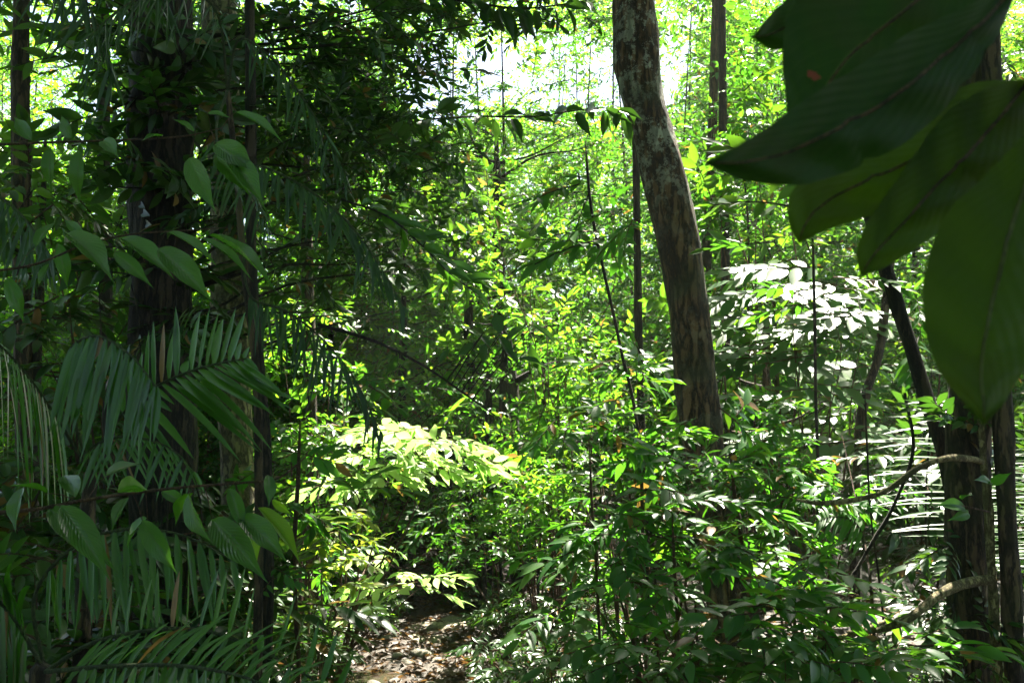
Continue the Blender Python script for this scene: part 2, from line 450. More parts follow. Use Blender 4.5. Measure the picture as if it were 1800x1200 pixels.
def plant(name, label, cat, base, clumps, kinds, leafm, barkm, spray_len=.4, stem_r=.012, up_dev=.35, group=None, stems=True,
          trunk=None, trunk_r=None, sag=.12, gaps=False, sides=6, filt=True, lump=.12, flute=0, flat=.6, leafname='foliage', stemname='stem', maxlimb=40, face=.15, limb_r=.05, fdir=None, lev=.55, lateral=False):
    """clumps: list of (centre, radius, number of sprays). With trunk: limbs leave the trunk; else stems rise from the base."""
    t = thing(name, label, cat, base, group)
    lv, st, tr = MB(), MB(), MB()
    if trunk is not None:
        nn = max(12, 6 * len(trunk))
        TP = smooth_path(trunk, nn)
        tube(tr, TP, trunk_r, sides, 0, lump, flute)
        rads = interp_r(trunk_r, nn)
    for k, (c, r, n) in enumerate(clumps):
        c = np.asarray(c, float)
        if stems and k < maxlimb:
            if trunk is not None:
                dz = np.abs(TP[:, 2] - (c[2] - .35 * np.linalg.norm(TP[:, :2] - c[:2], axis=1))) + .3 * np.linalg.norm(TP - c, axis=1)
                i = int(np.argmin(dz))
                a = TP[i]; r0 = min(rads[i] * .5, limb_r)
            else:
                a = np.asarray(base, float) + A([*rng.normal(0, .05, 2), -.03]); r0 = stem_r
            if np.linalg.norm(c - a) > .12:
                pth = curve_between(a, c, sag, 12)
                tube(st if trunk is None else tr, pth, [r0, r0 * .6, r0 * .35, r0 * .08], 5, 0)
        P, D = clump(c, r, n, flat, lev, lateral)
        # twigs that tie each spray back to the middle of its clump
        put_sprays(lv, st if trunk is None else lv, kinds, P, D, spray_len * rng.uniform(.7, 1.3, n), up_dev, filt=filt, gaps=gaps, face=face, fdir=fdir)
    if tr.n: tr.build('trunk', [barkm], t)
    if st.n: st.build(stemname, [barkm], t)
    if lv.n: lv.build(leafname if trunk is None else 'crown', [leafm, barkm], t)
    return t

def Tp_of(T, D):
    return nrm(T - D * np.sum(T * D, 1, keepdims=True))
# palm frond -------------------------------------------------------
def frond(mb, rp, length, n, width, dirA, dirB, droop=.35, start=.15, rr=.006, fold=.25, taper=.55, rows=6, spread=.0, jit=.06, lenB=None, turn=.35, tilt=.25, facing=None):
    P = smooth_path(rp, 28)
    tube(mb, P, [rr, rr * .75, rr * .3], 5, 1)
    ss = np.linspace(start, .995, n)
    idx = ss * 27
    i = np.clip(idx.astype(int), 0, 26)
    Q = P[i] + (P[i + 1] - P[i]) * (idx - i)[:, None]
    T = nrm(P[i + 1] - P[i])
    for q, (d0, ln) in enumerate(((dirA, length), (dirB, lenB or length))):
        if d0 is None: continue
        d0 = nrm(d0)
        D = nrm(d0[None] + T * (spread + turn * ss[:, None] ** 2) + rng.normal(0, jit, (n, 3)))
        prof = np.sin(np.pi * np.clip(.18 + .75 * (ss - start) / (1 - start), 0, 1)) ** taper
        Ls = ln * prof * rng.uniform(.8, 1.1, n) * np.where(rng.random(n) < .07, rng.uniform(.15, .6, n), 1)
        N = nrm(np.cross(T, D) * (1 if q == 0 else -1))
        v = np.linspace(0, 1, rows)
        wv = np.sin(np.pi * (.08 + .92 * v) ** .75) ** .7; wv[0] = .35; wv[-1] = 0.0
        dr = droop * rng.uniform(.7, 1.3, n)
        C = Q[:, None] + D[:, None] * (v[None, :, None] * Ls[:, None, None])
        C = C + Tp_of(T, D)[:, None] * (v[None, :, None] ** 2 * (rng.normal(0, .07, n) * Ls)[:, None, None])
        C = C + A([0, 0, -1.0]) * (v[None, :, None] ** 2 * (dr * Ls)[:, None, None])
        # blades lie across the rachis direction
        Tp = nrm(T - D * np.sum(T * D, 1, keepdims=True)); W = nrm(Tp * (1 - tilt) + N * tilt * (1 if q == 0 else -1) + rng.normal(0, .2, (n, 3)))
        if facing is not None: W = nrm(np.cross(D, nrm(facing))) + rng.normal(0, .16, (n, 3))
        ww = width * rng.uniform(.8, 1.15, n)
        off = W[:, None] * (wv[None, :, None] * ww[:, None, None] * .5)
        lift = N[:, None] * (wv[None, :, None] * ww[:, None, None] * fold)
        V = np.stack([C - off + lift, C, C + off + lift], 2)     # n, rows, 3, 3
        k = rows * 3
        a, b = np.meshgrid(np.arange(rows - 1), np.arange(2), indexing='ij')
        f = np.stack([a * 3 + b, a * 3 + b + 1, a * 3 + b + 4, a * 3 + b + 3], -1).reshape(-1, 4)
        fs = (f[None] + (np.arange(n) * k)[:, None, None]).reshape(-1, 4)
        uv = np.tile(np.stack(np.meshgrid(v, A([0, .5, 1])), -1).transpose(1, 0, 2)[..., ::-1].reshape(-1, 2), (n, 1))
        mb.add(V.reshape(-1, 3), [fs], uv, 0)

#@@SCENE
# ================================================================== THE PLACE
def C(px, py, d, rpx, n):
    return (at(px, py, d), rpx * d / F, n)
def trunk_px(pts, d0, d1=None, base=True):
    """pixel points from the bottom up"""
    d1 = d0 if d1 is None else d1
    P = [at(x, y, d0 + (d1 - d0) * i / max(len(pts) - 1, 1)) for i, (x, y) in enumerate(pts)]
    if base:
        b = P[0].copy(); b[2] = gz(b[0], b[1]) - .08
        if P[0][2] - b[2] > .15: P = [b] + P
    return P

# ---- ground
xs = np.concatenate([np.linspace(-60, -7, 40), np.linspace(-6.8, 6.8, 180), np.linspace(7, 60, 40)])
ys = np.concatenate([np.linspace(-14, 1.5, 20), np.linspace(1.7, 16, 230), np.linspace(16.3, 140, 90)])
X, Y = np.meshgrid(xs, ys)
Z = gz(X, Y)
Z += .02 * np.sin(X * 23 + Y * 5) * np.sin(Y * 19) * np.exp(-((Y - 8) / 7) ** 2)
nx, ny = len(xs), len(ys)
i, j = np.meshgrid(np.arange(ny - 1), np.arange(nx - 1), indexing='ij')
g = MB()
g.add(np.stack([X, Y, Z], -1).reshape(-1, 3), [np.stack([i * nx + j, i * nx + j + 1, (i + 1) * nx + j + 1, (i + 1) * nx + j], -1).reshape(-1, 4)])
m, nt, out = new_mat('forest_soil')
tc = node(nt, 'ShaderNodeTexCoord')
n1 = node(nt, 'ShaderNodeTexNoise'); n1.inputs['Scale'].default_value = 5; n1.inputs['Detail'].default_value = 9; n1.inputs['Roughness'].default_value = .75
nt.links.new(tc.outputs['Object'], n1.inputs[0])
v1 = node(nt, 'ShaderNodeTexVoronoi'); v1.inputs['Scale'].default_value = 26
nt.links.new(tc.outputs['Object'], v1.inputs[0])
c = ramp(nt, n1.outputs[0], [(.3, (.014, .010, .006)), (.5, (.036, .026, .016)), (.72, (.085, .062, .04))])
p = node(nt, 'ShaderNodeBsdfPrincipled'); p.inputs['Roughness'].default_value = .6
nt.links.new(c, p.inputs['Base Color'])
b = node(nt, 'ShaderNodeBump'); b.inputs['Strength'].default_value = .9; b.inputs['Distance'].default_value = .04
nt.links.new(n1.outputs[0], b.inputs['Height']); nt.links.new(b.outputs[0], p.inputs['Normal']); nt.links.new(p.outputs[0], out.inputs[0])
tag(g.build('ground', [m]), kind='structure')

# ---- pale mounds added so the sun patches on the bank read white
def sun_patch(px0, py0, d0, ax, ay):
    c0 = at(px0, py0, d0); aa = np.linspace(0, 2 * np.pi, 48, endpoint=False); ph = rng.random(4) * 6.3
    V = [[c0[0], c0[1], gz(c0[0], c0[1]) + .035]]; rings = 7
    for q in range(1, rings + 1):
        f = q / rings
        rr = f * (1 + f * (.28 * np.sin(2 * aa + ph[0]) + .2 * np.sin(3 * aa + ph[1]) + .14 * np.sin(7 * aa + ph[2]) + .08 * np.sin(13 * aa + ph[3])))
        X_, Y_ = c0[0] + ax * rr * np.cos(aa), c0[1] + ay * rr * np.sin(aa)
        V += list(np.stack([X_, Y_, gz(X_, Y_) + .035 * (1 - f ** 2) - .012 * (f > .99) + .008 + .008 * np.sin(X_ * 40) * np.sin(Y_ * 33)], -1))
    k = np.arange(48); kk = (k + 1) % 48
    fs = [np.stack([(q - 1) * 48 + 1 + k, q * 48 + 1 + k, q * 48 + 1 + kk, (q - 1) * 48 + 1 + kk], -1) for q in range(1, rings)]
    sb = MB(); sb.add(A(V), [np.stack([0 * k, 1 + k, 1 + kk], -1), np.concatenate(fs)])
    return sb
m, nt, out = new_mat('pale_sun_patch')  # pale colour stands in for blown-out sunlight on the ground
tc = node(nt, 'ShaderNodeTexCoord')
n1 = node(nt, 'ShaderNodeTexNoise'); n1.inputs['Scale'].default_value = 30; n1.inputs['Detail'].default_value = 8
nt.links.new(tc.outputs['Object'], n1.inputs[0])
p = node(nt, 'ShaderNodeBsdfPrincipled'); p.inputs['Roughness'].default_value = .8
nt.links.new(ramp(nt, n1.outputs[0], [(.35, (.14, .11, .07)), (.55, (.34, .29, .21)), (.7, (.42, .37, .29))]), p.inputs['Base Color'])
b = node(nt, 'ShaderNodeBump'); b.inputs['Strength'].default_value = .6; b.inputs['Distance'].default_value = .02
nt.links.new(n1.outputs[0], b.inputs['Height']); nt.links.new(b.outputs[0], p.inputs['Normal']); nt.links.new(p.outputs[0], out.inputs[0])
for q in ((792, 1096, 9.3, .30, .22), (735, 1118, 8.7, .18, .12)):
    tag(sun_patch(*q).build('sun_patch', [m]), kind='structure')

# ---- shallow stream water at the foot of the picture
m, nt, out = new_mat('stream_water')
p = node(nt, 'ShaderNodeBsdfPrincipled'); p.inputs['Base Color'].default_value = (.045, .04, .025, 1); p.inputs['Roughness'].default_value = .08
nz = node(nt, 'ShaderNodeTexNoise'); nz.inputs['Scale'].default_value = 9
b = node(nt, 'ShaderNodeBump'); b.inputs['Strength'].default_value = .12; b.inputs['Distance'].default_value = .02
nt.links.new(nz.outputs[0], b.inputs['Height']); nt.links.new(b.outputs[0], p.inputs['Normal']); nt.links.new(p.outputs[0], out.inputs[0])
wt = MB()
cw = at(690, 1190, 6.9); aa = np.linspace(0, 2 * np.pi, 60, endpoint=False)
rr = 1 + .18 * np.sin(3 * aa + 1) + .1 * np.sin(5 * aa)
zw = float(gz(cw[0], cw[1])) + .035
wt.add(np.vstack([[cw[0], cw[1], zw], np.stack([cw[0] + .5 * rr * np.cos(aa), cw[1] - .1 + .95 * rr * np.sin(aa), np.full(60, zw)], -1)]),
       [np.stack([np.zeros(60, int), 1 + np.arange(60), 1 + (np.arange(60) + 1) % 60], -1)])
tag(wt.build('water', [m]), kind='structure')

# ---- stones of the stream bed
m, nt, out = new_mat('stone_grey')
tc = node(nt, 'ShaderNodeTexCoord')
n1 = node(nt, 'ShaderNodeTexNoise'); n1.inputs['Scale'].default_value = 12; n1.inputs['Detail'].default_value = 8
nt.links.new(tc.outputs['Object'], n1.inputs[0])
c = ramp(nt, n1.outputs[0], [(.3, (.06, .05, .035)), (.55, (.17, .15, .11)), (.75, (.32, .3, .24))])
p = node(nt, 'ShaderNodeBsdfPrincipled'); p.inputs['Roughness'].default_value = .7
nt.links.new(c, p.inputs['Base Color'])
b = node(nt, 'ShaderNodeBump'); b.inputs['Strength'].default_value = .5; b.inputs['Distance'].default_value = .02
nt.links.new(n1.outputs[0], b.inputs['Height']); nt.links.new(b.outputs[0], p.inputs['Normal']); nt.links.new(p.outputs[0], out.inputs[0])
M['stone'] = m
import bmesh
def stone_mesh(seed):
    bm = bmesh.new(); bmesh.ops.create_icosphere(bm, subdivisions=3, radius=1)
    r = np.random.default_rng(seed); k = r.normal(0, 1.6, (5, 3)); ph = r.random(5) * 6
    for v in bm.verts:
        c = A(v.co); f = 1 + .10 * sum(math.sin(float(k[q] @ c) + ph[q]) for q in range(5))
        v.co = v.co * f; v.co.z *= .4; v.co.x *= 1.25
    for f in bm.faces: f.smooth = True
    me = bpy.data.meshes.new('stone'); bm.to_mesh(me); bm.free(); me.materials.append(m); return me
SM = [stone_mesh(s) for s in range(4)]
def stone(x, y, r, label, group=None, q=0, dz=.25):
    o = bpy.data.objects.new('stone', SM[q % 4]); COL.objects.link(o)
    o.location = (x, y, float(gz(x, y)) + r * dz); o.scale = (r, r * .85, r); o.rotation_euler = (rng.normal(0, .15), rng.normal(0, .15), rng.random() * 6)
    return tag(o, label, 'stone', group)
for px, py, d, r, lb, gr in [
    (663, 1172, 7.2, .062, 'pale rounded stone at the edge of the stream, largest of the wet ones', None),
    (645, 1165, 7.5, .04, None, 1), (625, 1172, 7.3, .035, None, 1), (700, 1150, 7.9, .05, None, 1), (720, 1158, 7.7, .06, None, 1),
    (745, 1146, 7.9, .075, 'flat sunlit stone lying in the middle of the stream bed', None), (770, 1158, 7.6, .05, None, 1), (785, 1172, 7.3, .045, None, 1), (612, 1182, 7.0, .04, None, 1),
    (683, 1125, 8.5, .06, 'stone standing up beside the left edge of the sunny bank', None), (790, 1095, 9.4, .09, 'broad stone in the brightest sun patch on the bank', None), (755, 1101, 9.2, .06, None, 1),
    (820, 1094, 9.6, .06, None, 1), (775, 1120, 8.8, .06, None, 1), (805, 1124, 8.7, .04, None, 1), (730, 1185, 7.0, .035, None, 1), (760, 1182, 7.0, .05, None, 1), (600, 1162, 7.6, .05, None, 1)]:
    P0 = at(px, py, d)
    stone(P0[0], P0[1], r, lb or 'small grey stone among the litter of the stream bed', 'small stones of the stream bed' if gr else None, int(px))

# ---- litter (nobody could count it)
lt = MB(); n = 9000
px_ = rng.normal(0, 3.2, n); py_ = rng.uniform(3, 15, n)
P = np.stack([px_, py_, gz(px_, py_) + .012 + rng.random(n) * .02], -1)
a = rng.random(n) * 6.283
scatter(lt, MID, P, np.stack([np.cos(a), np.sin(a), rng.normal(0, .12, n)], -1), A([0, 0, 1.]) + rng.normal(0, .35, (n, 3)), rng.uniform(.05, .12, n))
n = 7000; px_ = rng.normal(-.5, 1.0, n); py_ = rng.uniform(5.5, 12.5, n)
P = np.stack([px_, py_, gz(px_, py_) + .015 + rng.random(n) * .03], -1); a = rng.random(n) * 6.283
scatter(lt, MID, P, np.stack([np.cos(a), np.sin(a), rng.normal(0, .2, n)], -1), A([0, 0, 1.]) + rng.normal(0, .45, (n, 3)), rng.uniform(.04, .11, n))
tag(lt.build('leaf_litter', [M['brown_leaf']]), 'brown fallen leaves strewn over the forest floor', 'leaf litter', kind='stuff')

# ================================================================== CANOPY overhead
def canopy(n, x0, x1, y0, y1, z0, z1, L=.85, seed=5):
    r = np.random.default_rng(seed)
    P = np.stack([r.uniform(x0, x1, n), r.uniform(y0, y1, n), r.uniform(z0, z1, n)], -1)
    nz_ = np.sin(P[:, 0] * .9 + 1) * np.sin(P[:, 1] * .8 + 2) + .6 * np.sin(P[:, 0] * 2.1) * np.sin(P[:, 1] * 2.3 + 1)
    P = P[nz_ + r.normal(0, .5, n) > -.75]
    a = r.random(len(P)) * 6.283
    D = np.stack([np.cos(a), np.sin(a), r.normal(-.05, .25, len(P))], -1)
    return P, D, L * r.uniform(.7, 1.3, len(P))
cn, ct = MB(), MB()
P, D, L = canopy(8600, -16, 16, -12, 9.5, 8.2, 13.5)
P2, D2, L2 = canopy(1500, -14, 14, 9.5, 14, 9, 13.5, .8, 6)
P5, D5, L5 = canopy(1100, -4.5, 2, 9.5, 17, 9.5, 13, .8, 9)  # canopy patch added to shade the wood left of centre
# the wood closes in behind and beside the camera too
P3, D3, L3 = canopy(2600, -16, 16, -15, -7, .3, 9, .9, 7)
P4, D4, L4 = canopy(2600, -16, 16, -8, 9, .3, 9, .9, 8)
k = np.abs(P4[:, 0]) > 7 + np.clip(P4[:, 1], 0, 9) * .4; P4, D4, L4 = P4[k], D4[k], L4[k]
P = np.vstack([P, P2, P3, P4, P5]); D = np.vstack([D, D2, D3, D4, D5]); L = np.concatenate([L, L2, L3, L4, L5])
# the canopy stays above what the frame looks at
x, y = pixel_of(P); k = ~((P[:, 1] > .5) & (y > -60) & (x > -300) & (x < 2100)); P, D, L = P[k], D[k], L[k]
k = np.hypot(P[:, 0] + 1.2, P[:, 1] - 2.8) > 2.1          # hole cut in the roof to let sky light onto the left palms
P, D, L = P[k], D[k], L[k]
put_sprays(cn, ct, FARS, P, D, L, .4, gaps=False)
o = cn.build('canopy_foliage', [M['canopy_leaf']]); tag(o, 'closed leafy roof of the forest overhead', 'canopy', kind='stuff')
o = ct.build('canopy_twigs', [M['dark_bark']]); tag(o, 'fine branches of the leafy roof overhead', 'branches', kind='stuff')

# ================================================================== FAR WOOD and trees behind
far = MB(); n = 24000
yy = rng.uniform(25, 48, n); xx = rng.uniform(-1, 1, n) * (yy * .56 + 3); zz = rng.random(n) ** 1.15 * 17
P = np.stack([xx, yy, gz(xx, yy) + zz], -1)
d_ = np.sin(xx * .55) * np.sin(zz * .6 + 1) + .7 * np.sin(xx * 1.3 + 2) * np.sin(zz * 1.2) + rng.normal(0, .5, n)
P = P[d_ > -.55]; a = rng.random(len(P)) * 6.283
put_sprays(far, None, FINE, P, np.stack([np.cos(a), np.sin(a), rng.normal(-.1, .4, len(P))], -1), rng.uniform(.6, 1.1, len(P)), .5)
tag(far.build('far_wood', [M['far_leaf']]), 'sunlit mass of far forest foliage beyond the trees', 'wood', kind='stuff')

def wood_tree(x, y, H, r, n, label, group, leafm='sun_leaf', low=.08, L=.46, kinds=FINE, wide=1.3, bark='dark_bark', cat='tree'):
    z0 = float(gz(x, y)); base = A([x, y, z0])
    lean = rng.normal(0, .04, 2) * H
    pts = [A([x, y, z0 - .1]), A([x + lean[0] * .3, y + lean[1] * .3, z0 + H * .35]), A([x + lean[0] * .5 + rng.normal(0, .05), y + lean[1] * .7, z0 + H * .65]), A([x + lean[0], y + lean[1], z0 + H])]
    cl = []
    K = max(6, int(H * 2.4))
    for q in range(K):
        h = low + (1 - low) * (q + rng.random()) / K
        a = rng.random() * 6.283; rad = wide * (.35 + .9 * math.sin(math.pi * min(1, h * .9))) * rng.uniform(.3, 1)
        cl.append((A([x + lean[0] * h + math.cos(a) * rad, y + lean[1] * h + math.sin(a) * rad, z0 + H * h]), wide * rng.uniform(.45, .75), max(4, n // K)))
    return plant('sapling' if r < .05 else 'tree', label, cat, base, cl, kinds, M[leafm], M[bark], L, .012, .45, group, True, pts, [r, r * .85, r * .6, r * .2], .05, True, 7, True, .1, 0, .75)

G_BACK = 'slender trees of the sunlit wood behind'
for q in range(64):
    y = 11.5 + 18 * ((q + rng.random()) / 64) ** .9
    x = rng.uniform(-1, 1) * (y * .53 + 1.5)
    H_, r_ = rng.uniform(5, 7) + (y - 11) * .38, rng.uniform(.02, .055)
    if q % 5 in (1, 3):  # darker crowns, shading among the sunlit trees put into leaf colour
        wood_tree(x, y, H_, r_, 620, 'slender tree with deep green crown in the wood behind', 'deep green slender trees of the wood behind', 'shade_leaf')
    else:
        wood_tree(x, y, H_, r_, 620, 'slender tree with yellow green backlit crown in the sunlit wood behind', G_BACK, 'sun_leaf' if q % 5 else 'far_leaf')
# lower undergrowth behind, saplings
G_SAP = 'low saplings under the trees behind'
for q in range(85):
    y = rng.uniform(9.5, 19); x = rng.uniform(-1, 1) * (y * .53 + .8)
    if abs(x + .75) < .75 and y < 12: continue
    wood_tree(x, y, rng.uniform(1.5, 3.4), rng.uniform(.008, .016), 300, 'low leafy sapling under the trees of the wood behind', G_SAP, 'sun_leaf' if rng.random() < .5 else 'shade_leaf', 0.05, .33, FINE, .6, 'twig', 'sapling')
# ================================================================== TREES ONE CAN TELL APART
# leaning tree with lichen
d = 7.0
tp = trunk_px([(1300, 1170), (1285, 1040), (1264, 920), (1240, 800), (1226, 700), (1216, 600), (1205, 500), (1187, 400), (1162, 290), (1132, 180), (1118, 90), (1115, 0), (1118, -140), (1105, -420)], d, d)
tp += [tp[-1] + A([-.2, .1, 2.2]), tp[-1] + A([-.5, .2, 4.6])]
top = tp[-1]
r_ = [.185, .172, .155, .147, .142, .142, .144, .148, .15, .152, .155, .16, .165, .16, .15, .12, .05]
plant('tree', 'stout leaning tree with curved trunk, pale lichen patches and reddish brown bark', 'tree', A([tp[0][0], tp[0][1], float(gz(tp[0][0], tp[0][1]))]),
      [(top + A(c) + A([0, 0, -.5]), 1.3, 70) for c in [(0, 0, 1), (1.5, .3, .6), (-1.6, 0, .5), (.4, -1.7, .3), (0, -1.2, 1.4), (-1, -2.4, .7), (1.6, -1.6, .4)]],
      FARS, M['canopy_leaf'], M['lichen_bark'], .8, .03, .4, None, True, tp, r_, .04, False, 20, True, .10, 0)

def bole(pts, d, r, label, bark, crown=None, top=6.0, name='tree', kinds=FARS, leafm='canopy_leaf', d1=None, L=.8, n=60, sides=12, lump=.12, flute=0, extra=(), upto=None, wide=1.4, limb_r=.045):
    tp = trunk_px(pts, d, d1)
    e = tp[-1]; dr = nrm(tp[-1] - tp[-2]); dr = nrm(dr * .6 + A([0, 0, .6]))
    H = upto or top
    rr = [r * 1.15] + [r] * (len(tp) - 1) + [r * .8, r * .35]
    tp = tp + [e + dr * (H * .5), e + dr * H]
    cl = [(tp[-1] + A([math.cos(q * 2.1) * wide, math.sin(q * 2.1) * wide, rng.normal(0, .5)]), wide * .8, n) for q in range(5)] if crown is None else crown
    cl = [c for c in cl] + list(extra)
    b = tp[0]
    return plant(name, label, 'tree', A([b[0], b[1], float(gz(b[0], b[1]))]), cl, kinds, M[leafm], M[bark], L, .02, .4, None, True, tp, rr, .05, False, sides, True, lump, flute, limb_r=limb_r)

# dark stout trunk, left, with its low dark branches hanging to the right of it
low = [C(480, 60, 4.9, 110, 60), C(600, 30, 5.1, 120, 70), C(560, 160, 5.0, 110, 60), C(700, 40, 5.3, 100, 50), C(660, 130, 5.3, 80, 34), C(600, 250, 5.2, 120, 65), C(500, 270, 5.0, 90, 45),
       C(700, 320, 5.5, 110, 55), C(580, 380, 5.4, 110, 55), C(790, 10, 5.6, 80, 34), C(880, 0, 5.8, 80, 30), C(680, 440, 5.6, 100, 40), C(540, 470, 5.4, 80, 26), C(620, 520, 5.6, 80, 22), C(380, 40, 4.7, 90, 40), C(420, 150, 4.8, 80, 40), C(800, 350, 5.8, 70, 22), C(980, 10, 6.0, 70, 18), C(760, 230, 5.6, 90, 40), C(820, 290, 5.8, 70, 26), C(740, 420, 5.6, 80, 30), C(820, 470, 5.8, 60, 18), C(660, 560, 5.6, 60, 16), C(720, 530, 5.7, 60, 16), C(460, 400, 5.0, 70, 24)]
bole([(285, 1000), (284, 800), (283, 600), (282, 400), (283, 200), (284, 0), (285, -150)], 4.75, .148, 'stout dark straight trunk with low dark foliage, standing left behind the palm fronds', 'dark_bark',
     [(A([-2.6, 5, 8.5]) + A(c), 1.3, 60) for c in [(0, 0, 0), (1.4, .6, .6), (-1.4, .2, .4), (.5, -1.6, .2)]], 5.0, leafm='deep_shade_leaf', kinds=NARS + MIDS + FINE, L=.23, extra=[(c + A([0, rng.uniform(-.4, .9), 0]), r * 1.4, int(n * .8)) for c, r, n in low], sides=26, lump=.13, limb_r=.013)
bole([(425, 1040), (415, 800), (405, 600), (400, 400), (392, 200), (385, 0), (380, -150)], 6.0, .105, 'pale mossy trunk blotched yellow green, just right of the dark stout trunk', 'moss_bark', lump=.12)
bole([(472, 1000), (468, 800), (455, 640), (443, 480), (441, 300), (440, 100), (440, -100)], 4.4, .024, 'thin straight black pole like trunk beside the pale mossy trunk', 'dark_bark', None, 3.5, L=.5, n=20, sides=8, wide=.7)
bole([(1140, 1000), (1132, 850), (1126, 700), (1122, 560), (1120, 420), (1118, 250), (1116, 60), (1112, -100)], 9.0, .036, 'dark slim upright trunk just left of the leaning tree', 'dark_bark', None, 4, sides=9)
bole([(1150, 1000), (1130, 820), (1112, 700), (1095, 630), (1080, 560), (1062, 480), (1045, 400), (1036, 340)], 5.6, .009, 'very slender bending sapling stem arching up left of the leaning tree', 'dark_bark',
     [C(1030, 330, 5.6, 60, 10), C(1075, 420, 5.6, 50, 8)], .3, name='sapling', L=.4, sides=7, kinds=MIDS, leafm='shade_leaf')
bole([(1282, 900), (1280, 640), (1276, 470), (1272, 300), (1270, 150), (1268, -80)], 10.5, .045, 'straight dark brown trunk rising right of the leaning tree', 'dark_bark', sides=10)
bole([(1240, 900), (1242, 640), (1243, 450), (1250, 300), (1256, 100), (1262, -80)], 12.0, .06, 'thin brown trunk half hidden behind the leaning tree', 'brown_bark', sides=8)
bole([(888, 900), (882, 700), (880, 560), (876, 450)], 13.0, .08, 'grey trunk standing in mid wood behind the dark hanging leaves', 'dark_bark', None, 1.6, n=14, L=.5, kinds=FINE, leafm='sun_leaf', sides=9)
bole([(925, 1120), (918, 1000), (905, 900), (900, 840), (896, 760)], 10.5, .12, 'broad dark trunk beside the clearing of the stream bank', 'dark_bark', None, 1.0, wide=.8, n=12, L=.5, kinds=FINE, leafm='sun_leaf', sides=12)
bole([(868, 1130), (864, 1000), (862, 880), (860, 800)], 10.8, .055, 'dark slender trunk left of the broad dark trunk by the bank', 'dark_bark', None, 1.0, wide=.8, n=12, L=.5, kinds=FINE, leafm='sun_leaf', sides=9)
bole([(965, 1110), (962, 1000), (958, 900), (956, 780)], 11.2, .045, 'thin trunk right of the broad dark trunk by the bank', 'dark_bark', None, 1.0, wide=.8, n=12, L=.5, kinds=FINE, leafm='sun_leaf', sides=8)
for (pts, dd, rr, lb) in [
    ([(45, 800), (42, 600), (40, 480), (38, 300), (36, 100)], 8.0, .075, 'brown trunk close to the left edge of the picture'),
    ([(190, 800), (187, 560), (184, 380), (182, 200), (180, 0)], 9.0, .06, 'dark narrow trunk in the bright gap left of the stout dark trunk'),
    ([(60, 900), (62, 760), (66, 640), (70, 500)], 8.0, .035, 'thin dark stem at the left below the brown trunk'),
    ([(552, 1000), (548, 800), (545, 640), (540, 480)], 8.0, .05, 'reddish brown trunk behind the drooping palm leaflets'),
    ([(705, 1060), (704, 900), (706, 760), (708, 640)], 11.0, .045, 'dark trunk above the sunlit spray at the left of the stream'),
    ([(825, 1000), (826, 800), (826, 720), (824, 600)], 12.0, .065, 'dark upright trunk in the deep shade of the middle wood'),
    ([(760, 1050), (758, 900), (752, 760)], 13.0, .05, 'narrow trunk deep in the wood above the stream bank'),
    ([(1440, 980), (1438, 820), (1434, 700), (1432, 560)], 7.0, .011, 'thin dark upright stem behind the sunlit shrub at the right'),
    ([(1500, 960), (1508, 800), (1520, 700), (1545, 620)], 7.5, .035, 'grey leaning stem behind the sunlit shrub at the right'),
    ([(1340, 1060), (1345, 900), (1348, 760)], 8.5, .04, 'brown stem right of the foot of the leaning tree'),
    ([(1385, 1000), (1375, 860), (1368, 720)], 8.0, .022, 'slender stem among the shrubs right of the leaning tree')]:
    bole(pts, dd, rr, lb, 'dark_bark' if 'dark' in lb else 'brown_bark', None, 1.2, sides=9, L=.5, n=22, wide=.7)
for (pts, dd, rr, lb) in [
    ([(1056, 1200), (1052, 1080), (1046, 960), (1040, 880)], 4.7, .007, 'thin reddish stem at the left of the layered shrub below the leaning trunk'),
    ([(1136, 1200), (1132, 1080), (1130, 960), (1128, 860)], 4.9, .009, 'thin brown stem rising through the layered shrub'),
    ([(1196, 1210), (1192, 1100), (1186, 1010)], 4.4, .008, 'short yellowish stem under the layered shrub'),
    ([(1330, 1180), (1318, 1060), (1302, 940), (1290, 860)], 5.2, .010, 'thin brown stem in front of the foot of the leaning tree'),
    ([(1560, 1180), (1548, 1040), (1530, 900), (1524, 780)], 4.8, .005, 'thin dark stem between the sunlit shrub and the palm at the right'),
    ([(1652, 1150), (1630, 980), (1628, 860), (1636, 740)], 4.9, .005, 'thin dark stem in front of the sunlit palm'),
    ([(525, 1190), (520, 1080), (518, 960), (524, 840)], 4.6, .010, 'orange brown slim stem beside the yellowing sapling'),
    ([(606, 1150), (612, 1020), (606, 880)], 7.4, .010, 'dark slim stem beside the stream under the sunlit sapling')]:
    bole(pts, dd, rr, lb, 'twig' if 'dark' not in lb else 'dark_bark', None, .25, name='sapling', sides=7, L=.22, n=5, wide=.22, kinds=NARS, leafm='shade_leaf')
for (x_, y0_, y1_, dd) in [(775, 1075, 900, 10.6), (792, 1085, 860, 9.9), (838, 1090, 880, 10.2), (850, 1100, 930, 9.6), (880, 1105, 870, 10.0), (945, 1110, 900, 9.6), (985, 1110, 930, 9.2), (1008, 1110, 880, 9.8)]:
    bole([(x_ + 4, y0_), (x_ + rng.normal(0, 5), (y0_ + y1_) / 2), (x_ + rng.normal(0, 6), y1_)], dd, rng.uniform(.012, .022), 'thin dark upright stem among those crowding the bank beside the stream', 'dark_bark', None, .5, name='sapling', sides=7, L=.3, n=8, wide=.35, kinds=FINE, leafm='shade_leaf')['group'] = 'thin dark stems on the stream bank'
